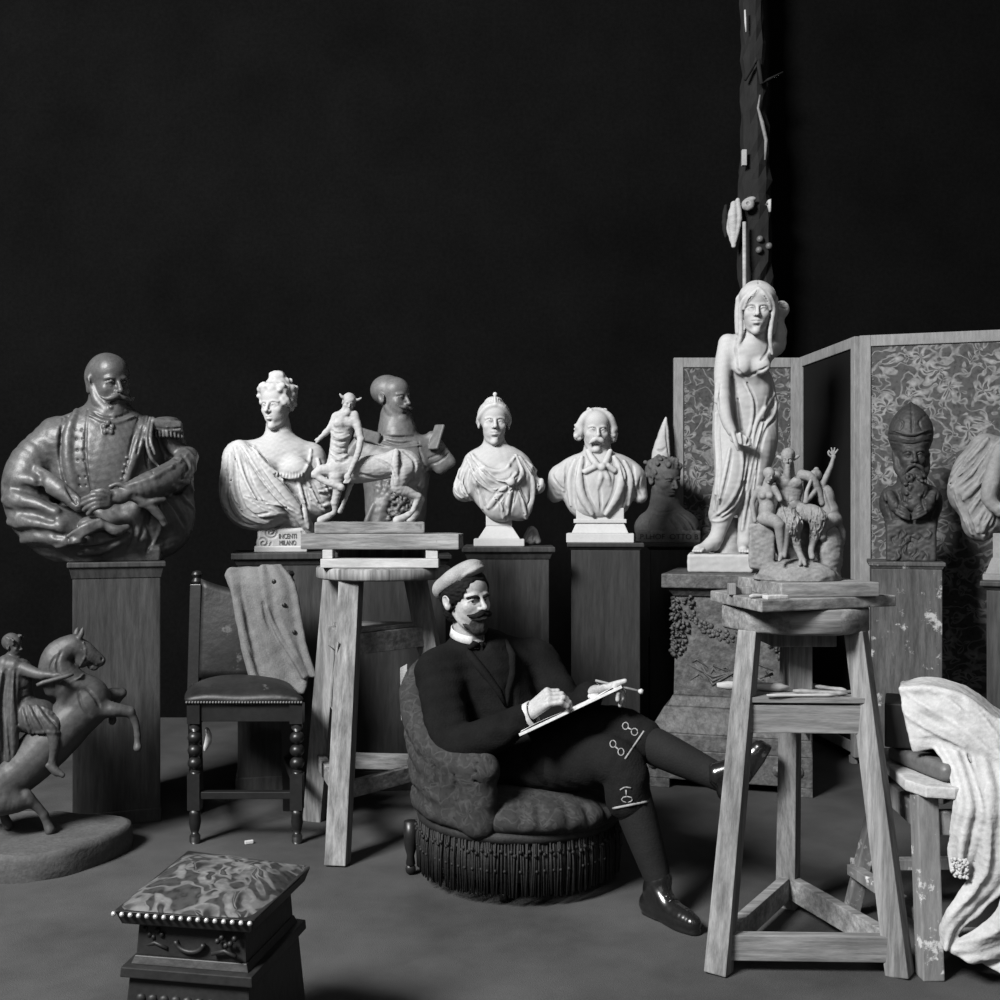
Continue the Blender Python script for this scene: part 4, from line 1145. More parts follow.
    for q in range(4): S.tube([(100, 520 + q * 2, -60), (85, 526 + q * 2.4, -62), (70 + q * 3, 535 + q * 2, -56)], [2.8, 2.8, 1.8], .8)
    S.tube([(104, 524, -58), (116, 530, -58), (126, 527, -54)], [4, 5, 3.5], 4)
    S.tube([(132, 497, -56), (148, 506, -54), (158, 516, -52), (163, 524, -50)], [5, 5, 4, 3], 2); S.tube([(140, 505, -55), (152, 502, -55), (162, 500, -52)], [3, 4, 3], 2)
    S.tube([(110, 488, -60), (118, 486, -60), (130, 492, -60), (118, 497, -62)], [2, 2.5, 3, 2], 1)
    S.lines([[(80, 552), (105, 548), (128, 536)], [(88, 543), (108, 541), (126, 533)], [(60, 545), (76, 540), (92, 538)]], 2.6, 4, 'u', .6)
    S.lines([[(84, 547), (106, 544), (126, 535)], [(132, 520), (134, 535), (128, 548)], [(146, 524), (150, 538), (146, 550)]], 2, 3, 's')
    S.noise(.35, 8, 1)
    S.cut((0, 0, -1), vb)
    # head: bald, bearded
    O, sz, yw = (109, 384, -2), 63, 24
    S.tube([(105, 400, 4), (104, 425, 6)], [17, 21], 6)
    head(S, O, sz, yw, 4, -2, brow=1.25, nose=1.1, fat=1.04)
    S.frame(O, rot(yw, 4, -2), sz)
    S.ell((0, -.27, -.42), (.17, .15, .16), .06); S.ell((0, -.23, -.56), (.15, .13, .13), .06)
    for sx in (-1, 1):
        S.tube([(sx * .27, -.02, -.08), (sx * .25, -.10, -.26), (sx * .15, -.24, -.42)], [.06, .09, .1], .05)
        S.tube([(0, -.40, -.185), (sx * .09, -.41, -.21), (sx * .2, -.37, -.245), (sx * .30, -.32, -.21)], [.035, .05, .038, .014], .02)
        S.tube([(sx * .30, .02, .10), (sx * .31, .06, -.12)], [.06, .05], .03)
    S.ell((0, .22, .1), (.31, .27, .3), .05)
    S.frame(); curls(S, O, sz, yw, 4, -2, [((0, -.33, -.45), (.14, .05, .14)), ((-.2, -.18, -.34), (.06, .08, .1)), ((.2, -.18, -.34), (.06, .08, .1))], .035, 22, 4)
    root = bust_root('bust', P1, 'large dark bust of a bald bearded man in uniform with folded arms')
    S.build('figure', M['bronze'], root)
general()

def lady():
    Y0 = P2['Y']; vb = P2['v']
    S = Sculpt((214, 342, 366, 545, -44, 40), .8, Y0)
    S.ell((283, 476, 4), (36, 42, 24)); S.ell((276, 452, 4), (40, 15, 19), 8)
    S.ell((238, 458, 4), (15, 17, 17), 8); S.ell((314, 459, 4), (13, 16, 15), 8)
    S.tube([(278, 420, 4), (279, 440, 4)], [11.5, 15], 7)
    S.ell((264, 472, -20), (13, 12, 9), 8); S.ell((296, 470, -19), (13, 12, 9), 8)
    # great puffed drapery at left, smaller at right
    S.ell((250, 492, -4), (30, 36, 28), 8); S.ell((240, 478, -2), (18, 30, 20), 8); S.ell((262, 508, -10), (30, 22, 24), 8)
    S.ell((316, 486, 2), (19, 26, 20), 8); S.ell((318, 505, 0), (14, 16, 16), 6); S.ell((298, 506, -4), (20, 24, 20), 8)
    S.tube([(240, 448, -6), (258, 464, -26), (280, 492, -32), (300, 515, -28), (310, 530, -20)], [7, 8, 8, 7, 5], 4)
    folds = [[(236, 449), (246, 480), (262, 506), (284, 516)], [(231, 455), (234, 490), (246, 514), (268, 523)], [(226, 470), (225, 500), (238, 520), (258, 527)], [(244, 449), (262, 478), (282, 502), (298, 512)],
             [(250, 446), (268, 468), (290, 490), (306, 510)], [(246, 498), (262, 503), (282, 506)], [(238, 503), (255, 516), (276, 514)], [(298, 482), (302, 500), (308, 528)], [(306, 480), (316, 500), (326, 512)], [(318, 460), (322, 480), (332, 498)], [(312, 490), (322, 492), (334, 488)], [(314, 503), (322, 506), (332, 504)]]
    S.lines(folds, 2.3, 3, 'u', .4)
    S.lines([[(u + 4.2, v + 2.4) for u, v in f] for f in folds], 1.5, 1.6, 's'); S.lines([[(u - 3.4, v - 2.0) for u, v in f] for f in folds], 1.1, 1.0, 's'); S.lines([[(u + 7.5, v + 4) for u, v in f[:-1]] for f in folds], .9, .9, 's')
    S.lines([[(254, 447), (262, 462), (277, 475), (298, 477), (308, 464), (311, 450)]], 2.2, 2, 'u')
    for q in range(10): S.dm = None; S.line([(276 + q * 3.0, 473.5), (275.5 + q * 3.1, 479)], .8, .8, 's')
    S.noise(.25, 6, 2)
    O, sz, yw, pt, rl = (278, 406, -1), 48, -34, 3, -2
    head(S, O, sz, yw, pt, rl, female=True, fat=.98)
    S.frame(O, rot(yw, pt, rl), sz)
    S.ell((0, .10, .22), (.355, .40, .34), .04); S.ell((0, .05, .56), (.19, .19, .17), .05); S.ell((.02, .0, .44), (.24, .22, .14), .04)
    S.frame(); curls(S, O, sz, yw, pt, rl, [((0, -.24, .36), (.25, .06, .07)), ((-.28, .02, .2), (.05, .25, .2)), ((.28, .02, .2), (.05, .25, .2)), ((0, .08, .48), (.2, .2, .06)), ((0, .04, .6), (.12, .12, .08))], .055, 45, 11, .045)
    root = bust_root('bust', P2, 'white bust of a lady with piled curls and a great draped shawl, head turned left')
    S.build('figure', M['plaster'], root)
    B = Sculpt((254, 314, 505, vb + 1, -32, 36), .6, Y0)
    B.tube([(284, 505, 2), (284, 518, 2), (284, 533, 2)], [10, 9, 17], 4)
    B.boxp((281, vb - 13, 0), (23, 10, 17), 3, 3); B.boxp((281, vb - 3, 2), (26, 3.2, 22), 1, 0)
    for (u, v, r, dr) in ((271, vb - 19.5, 6.4, 1), (306, vb - 20, 4.6, -1), (264, vb - 9, 7.4, 1)):
        B.ell((u, v, -12), (r, r, 5.5), 1)
        pts = []
        for q in range(14):
            a = q * .85; rr = r * (1 - q / 15); pts.append((u + dr * rr * math.cos(a), v + rr * math.sin(a), -17.4))
        B.tube([(p[0], p[1], -16.8) for p in pts], .9, .8, 's', n=3)
    B.tube([(268, vb - 22, -12), (290, vb - 20.5, -15), (310, vb - 23, -12)], 2.4, 1.5); 
    B.cut((0, 0, -1), vb)
    so = B.build('socle', M['plaster'], root)
    ex, ey, ez = frame_axes(283, Y0)
    for i, (t, v, wd_) in enumerate((('INCENTI', vb - 15.5, 17), ('MILANO', vb - 9, 16))):
        text_mesh('inscription', t, .034, to_world(287.5, v, -17.4, B.uc, B.vc, Y0), ex, ez, M['ink'], so, .002, wd_ * Y0 / FPX)
lady()

def armoured():
    Y0 = P3['Y']; vb = P3['v']
    S = Sculpt((328, 462, 368, vb + 1, -42, 40), .8, Y0)
    S.ell((396, 480, 2), (33, 40, 25)); S.ell((396, 508, 0), (31, 36, 24), 6); S.boxp((397, vb - 8, 0), (31, 10, 22), 3, 6)
    # gorget and shoulder plates
    S.tube([(396, 416, 4), (397, 427, 3), (398, 437, 2)], [16, 18.5, 21], 2)
    S.ell((396, 460, 0), (42, 23, 25), 6)
    S.ell((412, 446, 1), (24, 12, 20), 4); S.boxp((436, 453, 0), (12, 21, 15), 6, 4, rt=rot(0, 0, -36))
    S.boxp((358, 453, 0), (11, 18, 15), 6, 5, rt=rot(0, 0, 36))
    S.boxp((436, 438, -17), (1.6, 14, 6), 1.2, .5, rt=rot(52, 0, 26)); S.boxp((368, 437, -16), (13, 6, 3), 2, .6, rt=rot(0, 0, 16))
    S.lines([[(382, 441), (398, 445), (416, 442)], [(380, 436), (398, 439), (418, 436)]], 1.6, .8, 's'); S.lines([[(376, 445), (396, 449), (420, 446)]], 1.4, 1, 'u')
    S.lines([[(418, 440), (420, 455), (428, 472), (440, 476)], [(431, 465), (440, 461), (450, 452)], [(428, 459), (437, 455), (446, 446)]], 1.2, .8, 's')
    # ornament and sash in front below
    rg = random.Random(3)
    for _ in range(260):
        u, v = 376 + rg.random() * 40, 482 + rg.random() * 48
        if u - 372 > (500 - v) * .2: S.ell((u, v, -27 + abs(u - 396) * .25 + rg.random() * 3), (rg.uniform(1.3, 3), rg.uniform(1.3, 3), 3), .8)
    S.tube([(380, 488, -20), (376, 510, -22), (366, 530, -22)], [4, 4, 3], 4); S.tube([(388, 486, -21), (384, 505, -24), (377, 530, -24)], [3, 4, 4], 4); S.tube([(374, 505, -24), (368, 520, -24), (366, 532, -22)], [2.5, 3, 3], 1.5)
    S.noise(.25, 7, 6); S.cut((0, 0, -1), vb)
    O, sz, yw, pt, rl = (393, 399, -1), 46, 50, 2, 1
    head(S, O, sz, yw, pt, rl, brow=1.15, nose=1.15)
    S.frame(O, rot(yw, pt, rl), sz)
    S.ell((0, .17, .19), (.352, .39, .335), .006)
    for sx in (-1, 1): S.tube([(0, -.405, -.185), (sx * .09, -.415, -.2), (sx * .19, -.38, -.2), (sx * .27, -.36, -.16)], [.03, .045, .032, .012], .02)
    S.ell((0, -.27, -.44), (.11, .11, .1), .05)
    S.frame()
    root = bust_root('bust', P3, 'dark bust of a moustached man in plate armour, face turned right, behind the centaur')
    S.build('figure', M['armor'], root)
armoured()

def queen():
    Y0 = P4['Y']; vb = P4['v']
    S = Sculpt((446, 552, 391, 528, -40, 36), .72, Y0)
    S.ell((497, 478, 2), (32, 34, 22)); S.ell((495, 459, 3), (30, 13, 17), 7)
    S.ell((473, 476, 2), (15, 20, 17), 6, rt=rot(0, 0, 18)); S.ell((464, 490, 0), (11, 12, 14), 5); S.ell((521, 474, 2), (15, 20, 17), 6, rt=rot(0, 0, -18)); S.ell((536, 486, 4), (9.5, 8.5, 13), 5)
    S.tube([(494, 436, 2), (495, 455, 3)], [10, 13], 6)
    S.ell((485, 478, -18), (12, 11, 8), 7); S.ell((508, 478, -18), (12, 11, 8), 7)
    S.ell((502, 500, -8), (22, 22, 16), 8); S.ell((520, 502, -6), (13, 19, 12), 6)
    folds = [[(472, 455), (480, 468), (494, 480), (510, 482), (516, 474)], [(468, 460), (476, 476), (492, 490), (508, 488)], [(516, 456), (522, 474), (514, 484)], [(520, 458), (532, 478), (532, 500), (526, 518)], [(512, 484), (508, 500), (506, 516)], [(514, 484), (522, 500), (526, 518)],
             [(508, 484), (496, 498), (488, 508)], [(466, 462), (462, 480), (470, 500)], [(460, 470), (456, 488), (462, 498)], [(474, 480), (480, 495), (482, 508)], [(526, 462), (540, 476), (542, 486)], [(498, 500), (502, 508), (503, 518)]]
    S.lines(folds, 2.2, 2.5, 'u', .4); S.lines([[(u + 3.4, v + 2.6) for u, v in f] for f in folds], 1.4, 1.2, 's'); S.lines([[(u - 2.8, v - 2.0) for u, v in f] for f in folds], 1.0, .8, 's'); S.lines([[(u + 6, v + 4) for u, v in f[:-1]] for f in folds], .8, .8, 's')
    S.lines([[(472, 455), (478, 463), (490, 471), (504, 471), (514, 458)]], 2, 2, 'u', 0)
    S.ell((511, 483, -27), (4, 4, 3), 2)
    S.noise(.22, 6, 3)
    O, sz, yw, pt, rl = (494, 423, -1), 46, 4, 0, 1
    head(S, O, sz, yw, pt, rl, female=True, fat=.98)
    S.frame(O, rot(yw, pt, rl), sz)
    S.ell((0, .11, .17), (.36, .42, .35), .03); S.ell((0, .12, .46), (.2, .2, .13), .05)
    for sx in (-1, 1): S.tube([(0, -.31, .36), (sx * .17, -.27, .3), (sx * .3, -.1, .14), (sx * .33, .1, .02)], [.05, .06, .065, .06], .03)
    for q in range(-4, 5): S.tube([(q * .055, -.22 + abs(q) * .02, .42 - abs(q) * .02), (q * .05, -.2 + abs(q) * .02, .56 - abs(q) * .045)], [.035, .022], .015)
    S.ell((0, -.19, .6), (.05, .04, .05), .02)
    S.frame()
    root = bust_root('bust', P4, 'white bust of a lady with a diadem and knotted drapery, facing front')
    S.build('figure', M['plaster'], root)
    ex, ey, ez = ax = frame_axes(498, Y0); k = Y0 / FPX
    b = MB(); w = lambda v: to_world(499, v, 4, 499, vb, Y0)
    b.box(w(513), (26 * k, 24 * k, 26 * k), ax); b.box(w(vb - 10.5), (34 * k, 30 * k, 3 * k), ax); b.frustum(w(vb - 7), (42 * k, 38 * k), w(vb - 20), (25 * k, 23 * k), ax); b.box(w(vb - 3.5), (50 * k, 40 * k, 7 * k), ax)
    b.build('socle', M['plaster'], root, bevel=.004)
    # scrap of drapery lying behind the socle
    D = Sculpt((522, 544, 524, vb + 1, -10, 14), .5, Y0 + .10)
    D.ell((531, 537, 2), (6, 8, 6)); D.tube([(525, 540, 0), (532, 530, 0), (538, 541, 1)], [3, 4, 3], 2); D.lines([[(527, 541), (530, 533), (533, 530)], [(533, 541), (534, 535), (533, 531)]], 1, 1, 's'); D.cut((0, 0, -1), HOR + (CAMZ - P4['z']) * FPX / (Y0 + .1))
    tag(D.build('drapery_fragment', M['plaster_grey'], origin=W(532, 545, Y0 + .1)), 'small grey crumpled lump beside the socle of the diademed lady bust', 'plaster cast')
queen()

def old_man():
    Y0 = P5['Y']; vb = P5['v']
    S = Sculpt((540, 654, 402, 527, -38, 36), .72, Y0)
    S.ell((598, 486, 2), (38, 34, 22)); S.ell((598, 464, 3), (36, 12, 17), 7)
    S.ell((562, 478, 4), (13, 15, 16), 6); S.tube([(558, 477, 4), (555, 494, 4)], [9.5, 8.5], 4); S.ell((633, 478, 4), (12, 15, 16), 6); S.tube([(637, 478, 4), (640, 496, 4)], [8.5, 7.5], 4)
    S.ell((598, 505, -2), (28, 16, 18), 8)
    S.tube([(597, 440, 4), (598, 460, 4)], [13, 15], 5)
    # coat, waistcoat, collar, cravat
    for p in ([(582, 458), (579, 475), (582, 495), (592, 514)], [(614, 458), (621, 475), (617, 495), (606, 514)]): S.dm = None; S.line(p, 4.5, 2, 'u', -.3)
    for p in ([(575, 460), (570, 478), (571, 505)], [(624, 462), (630, 480), (628, 505)]): S.dm = None; S.line(p, 3, 2, 'u', .2)
    S.lines([[(586, 458), (584, 475), (588, 495), (597, 513)], [(611, 458), (615, 475), (612, 495), (603, 513)], [(578, 462), (575, 485), (577, 508)], [(620, 464), (625, 485), (623, 508)], [(566, 462), (566, 485), (562, 504)], [(632, 464), (634, 485), (637, 500)],
             [(552, 474), (558, 484), (564, 490)], [(550, 484), (556, 494), (564, 500)], [(640, 478), (638, 488), (642, 496)], [(598, 478), (600, 495), (601, 514)]], 1.3, 1.4, 's')
    S.tube([(588, 452, -10), (594, 462, -17), (600, 468, -19)], [2.5, 3.4, 2.5], 1.5); S.tube([(610, 452, -10), (606, 462, -16), (602, 468, -18)], [2.5, 3.4, 2.5], 1.5)
    S.ell((602, 468, -20), (4, 4, 3.5), 1.5); S.tube([(602, 470, -18), (600, 480, -19), (598, 488, -18)], [2.2, 3.2, 2.2], 1.5); S.tube([(603, 470, -18), (607, 478, -19), (609, 485, -18)], [2.2, 3, 2], 1.5)
    S.tube([(594, 468, -18), (586, 472, -18)], [3, 3], 1.5); S.tube([(608, 467, -18), (614, 471, -17)], [3, 3], 1.5)
    S.cut((0, 0, -1), 521)
    S.noise(.22, 6, 7)
    O, sz, yw, pt, rl = (596, 431, -1), 44, 7, 2, 3
    head(S, O, sz, yw, pt, rl, brow=1.2, fat=1.05, ears=False)
    S.frame(O, rot(yw, pt, rl), sz)
    S.ell((0, .15, .2), (.36, .37, .34), .03)
    for sx in (-1, 1):
        S.ell((sx * .36, .02, .0), (.11, .19, .2), .06); S.ell((sx * .40, .04, -.12), (.10, .15, .13), .05); S.tube([(sx * .05, -.05, .46), (sx * .26, -.12, .32), (sx * .40, -.06, .08)], [.07, .1, .09], .05)
        S.tube([(0, -.42, -.19), (sx * .08, -.42, -.22), (sx * .17, -.36, -.30)], [.045, .06, .025], .03)
    S.ell((0, -.40, -.22), (.09, .05, .05), .03)
    S.frame(); curls(S, O, sz, yw, pt, rl, [((-.40, .0, -.04), (.06, .14, .16)), ((.40, .0, -.04), (.06, .14, .16)), ((0, .05, .44), (.26, .2, .05))], .05, 12, 5)
    root = bust_root('bust', P5, 'white bust of an old man with wavy hair, drooping moustache and cravat')
    S.build('figure', M['plaster'], root)
    ex, ey, ez = ax = frame_axes(600, Y0); k = Y0 / FPX; w = lambda v: to_world(600, v, 2, 600, vb, Y0)
    b = MB(); b.frustum(w(vb - 9), (56 * k, 40 * k), w(vb - 18), (48 * k, 34 * k), ax); b.box(w(517), (47 * k, 32 * k, 18 * k), ax); b.box(w(vb - 4.5), (66 * k, 48 * k, 9 * k), ax); b.box(w(521), (52 * k, 35 * k, 4 * k), ax)
    b.build('socle', M['plaster'], root, bevel=.004)
old_man()

def lettered():
    Y0 = P6['Y']; vb = P6['v']
    S = Sculpt((632, 706, 452, vb + 1, -32, 32), .6, Y0)
    S.ell((667, 528, 0), (33, 22, 24)); S.tube([(664, 492, 2), (665, 510, 2)], [13, 17], 5)
    S.boxp((668, vb - 6, -1), (32, 6.2, 23), 1.5, 1)
    S.lines([[(651, 512), (662, 516), (676, 512)], [(652, 508), (664, 512), (678, 508)]], 1.1, .8, 's')
    S.lines([[(676, 514), (684, 522), (690, 532)], [(680, 513), (690, 522), (696, 531)], [(668, 516), (676, 526), (680, 533)], [(652, 514), (650, 524), (650, 533)]], 1.4, 1.4, 's')
    S.lines([[(678, 514), (687, 522), (693, 532)], [(672, 516), (680, 525), (685, 533)]], 1.2, 1.4, 'u')
    O, sz, yw, pt, rl = (664, 480, 0), 45, 40, 9, 2
    head(S, O, sz, yw, pt, rl, brow=1.35, nose=1.1, fat=1.06)
    S.frame(O, rot(yw, pt, rl), sz); S.ell((0, .13, .19), (.35, .40, .33), .03); S.frame()
    curls(S, O, sz, yw, pt, rl, [((0, .0, .42), (.24, .25, .08)), ((-.28, .1, .2), (.07, .25, .17)), ((.28, .1, .2), (.07, .25, .17)), ((0, -.25, .36), (.2, .06, .05))], .05, 24, 6, .04)
    S.noise(.25, 6, 1); S.cut((0, 0, -1), vb)
    root = bust_root('bust', P6, 'small dark bust of a frowning man with an inscription along its base')
    o = S.build('figure', M['terracotta'], root)
    ex, ey, ez = frame_axes(668, Y0)
    text_mesh('inscription', 'P.LHOF  OTTO B', .042, to_world(669, vb - 6, -24.2, S.uc, S.vc, Y0), ex, ez, M['ink_dark'], root, .002, 56 * Y0 / FPX)
    # white pointed cast standing behind this bust
    Yc = 6.372
    C = Sculpt((645, 682, 414, 640, -9, 9), .9, Yc)
    C.tube([(666, 418, 0), (664, 432, 0), (662, 455, 0), (661, 500, 0), (661, 560, 0), (661, 640, 0)], [1.2, 5.2, 8.5, 8.6, 8.6, 8.6], 1)
    C.tube([(665, 428, -2), (659, 448, -2), (657, 459, -2)], [2, 5.5, 5.5], 2)
    C.lines([[(666, 424), (667, 440), (669, 458)], [(656, 450), (662, 451), (667, 447)]], 1.2, 1, 's')
    C.noise(.4, 12, 4); C.cut((0, 0, -1), 638)
    r = empty('wrapped_form', W(661, 515 + CAMZ * FPX / Yc, Yc), 'white pointed paper-wrapped form rising behind the small lettered bust', 'wrapped form')
    C.build('wrapping', M['plaster'], r)
    zt = CAMZ - (638 - HOR) / FPX * Yc
    b = MB(); c = W(661, 515, Yc); b.box((c.x, c.y, zt / 2), (.14, .11, zt)); b.build('stand', M['ped'], r, bevel=.004)
lettered()

def bishop():
    Y0 = P8['Y']; vb = P8['v']
    S = Sculpt((872, 948, 397, vb + 1, -34, 32), .65, Y0)
    S.boxp((911, vb - 18, 0), (25, 19, 20), 3, 2)
    S.ell((911, 505, 0), (29, 22, 20), 8); S.ell((890, 502, 0), (11, 16, 15), 6); S.ell((931, 502, 0), (11, 16, 15), 6); S.ell((911, 520, -2), (25, 14, 18), 8)
    S.tube([(911, 470, 2), (911, 495, 2)], [13, 17], 5)
    O, sz, yw, pt, rl = (911, 456, -1), 52, 10, 0, 0
    head(S, O, sz, yw, pt, rl, brow=1.2, nose=1.0, fat=.95)
    S.frame(O, rot(yw, pt, rl), sz)
    # mitre
    S.tube([(0, .03, .15), (0, .03, .22)], [.345, .365], .01)
    S.tube([(0, .03, .25), (0, .03, .44), (0, .03, .62), (0, .03, .80), (0, .03, .95), (0, .03, 1.05)], [.37, .44, .35, .21, .08, .01], .02)
    # beard
    S.ell((0, -.26, -.44), (.25, .17, .2), .06); S.ell((0, -.38, -.68), (.26, .16, .24), .06); S.ell((0, -.44, -.92), (.17, .13, .16), .06)
    for sx in (-1, 1):
        S.tube([(sx * .29, -.02, .02), (sx * .28, -.08, -.22), (sx * .16, -.24, -.42)], [.05, .08, .1], .05); S.tube([(0, -.41, -.18), (sx * .12, -.40, -.24), (sx * .2, -.35, -.36)], [.03, .04, .02], .02)
    S.frame(); curls(S, O, sz, yw, pt, rl, [((0, -.46, -.66), (.2, .06, .3))], .04, 60, 3)
    S.lines([[(889, 434), (911, 439), (932, 434)], [(890, 441), (911, 446), (932, 441)], [(911, 405), (912, 420), (912, 434)], [(895, 418), (903, 424), (900, 432)], [(926, 416), (919, 424), (922, 432)]], 1.2, 1, 's')
    S.lines([[(892, 431), (911, 436), (931, 431)]], 1.2, 1, 'u')
    # hands folded over the chest
    for sx in (-1, 1):
        S.ell((911 + sx * 12, 508, -24), (8, 6, 5), 3)
        for q in range(4): S.tube([(911 + sx * 14, 504 + q * 3, -28), (911 + sx * 7, 508 + q * 3, -30), (911 + sx * 2, 513 + q * 2, -28)], [1.8, 1.8, 1.3], .5)
        S.tube([(911 + sx * 22, 496, -16), (911 + sx * 16, 506, -24)], [6, 5], 3)
    S.lines([[(885, 492), (888, 508), (892, 520)], [(937, 492), (934, 508), (930, 520)], [(896, 490), (900, 500), (898, 510)], [(926, 490), (922, 500), (924, 510)]], 1.5, 1.5, 's')
    rg = random.Random(8)
    for _ in range(26): 
        u, v = rg.uniform(893, 929), rg.uniform(530, vb - 6); S.dm = None; S.line([(u, v), (u + rg.uniform(-4, 4), v + 3), (u + rg.uniform(-5, 5), v + 7)], 1.2, 1, rg.choice('us'))
    S.noise(.3, 6, 2); S.cut((0, 0, -1), vb)
    root = bust_root('bust', P8, 'nearly black bust of a bearded bishop in a tall mitre with crossed hands')
    S.build('figure', M['dark_clay'], root)
bishop()

def edge_bust():
    Y0 = P9['Y']; vb = P9['v']
    S = Sculpt((938, 1100, 385, 556, -44, 40), 1.1, Y0)
    S.ell((1022, 485, 0), (52, 52, 30)); S.ell((975, 482, 0), (27, 36, 26), 10); S.ell((966, 492, -4), (20, 22, 20), 8); S.ell((980, 520, -6), (20, 22, 22), 8); S.ell((1068, 490, 0), (26, 40, 26), 10); S.ell((985, 448, 2), (18, 16, 20), 8)
    folds = [[(988, 438), (976, 455), (956, 480)], [(992, 445), (975, 470), (950, 488)], [(996, 460), (980, 482), (962, 500)], [(974, 450), (962, 468), (948, 484)], [(990, 492), (976, 506), (965, 520)], [(996, 500), (990, 522), (978, 532)], [(960, 500), (966, 518), (972, 534)], [(984, 442), (966, 460), (950, 474)], [(998, 470), (984, 490), (968, 512)], [(1000, 440), (988, 462), (976, 480)], [(955, 492), (960, 508), (970, 525)], [(992, 510), (984, 526), (984, 540)]]
    S.lines(folds, 2.6, 3, 'u', .4); S.lines([[(u + 4, v + 3) for u, v in f] for f in folds], 2.0, 1.2, 's'); S.lines([[(u - 3, v - 3) for u, v in f] for f in folds], 1.3, 1.0, 's')
    S.tube([(1000, 450, -24), (993, 478, -34), (990, 498, -36), (1000, 512, -36)], [6, 9, 8, 5], 3)
    S.tube([(986, 500, -34), (998, 508, -38), (1010, 505, -38)], [4, 5, 4], 2)
    S.tube([(1022, 420, 2), (1022, 445, 2)], [14, 18], 6)
    O, sz, yw = (1020, 395, -1), 58, -20
    S.noise(.3, 8, 2)
    root = bust_root('bust', P9, 'pale draped plaster bust cut by the right picture edge')
    S.build('figure', M['plaster_dim'], root)
    H_ = Sculpt((990, 1052, 358, 432, -34, 36), .9, Y0)
    head(H_, O, sz, yw, 0, 0, female=True, neck=.6); H_.frame(O, rot(yw, 0, 0), sz); H_.ell((0, .12, .18), (.36, .42, .35), .03); H_.frame()
    H_.build('head', M['plaster_dim'], root)
    ex, ey, ez = ax = frame_axes(1022, Y0); k = Y0 / FPX; w = lambda v: to_world(1022, v, 2, 1022, vb, Y0)
    b = MB(); b.box(w(548), (52 * k, 40 * k, 30 * k), ax); b.frustum(w(vb - 6), (66 * k, 50 * k), w(vb - 22), (54 * k, 40 * k), ax); b.box(w(vb - 3), (70 * k, 54 * k, 6 * k), ax)
    b.build('socle', M['plaster_dim'], root, bevel=.004)
edge_bust()
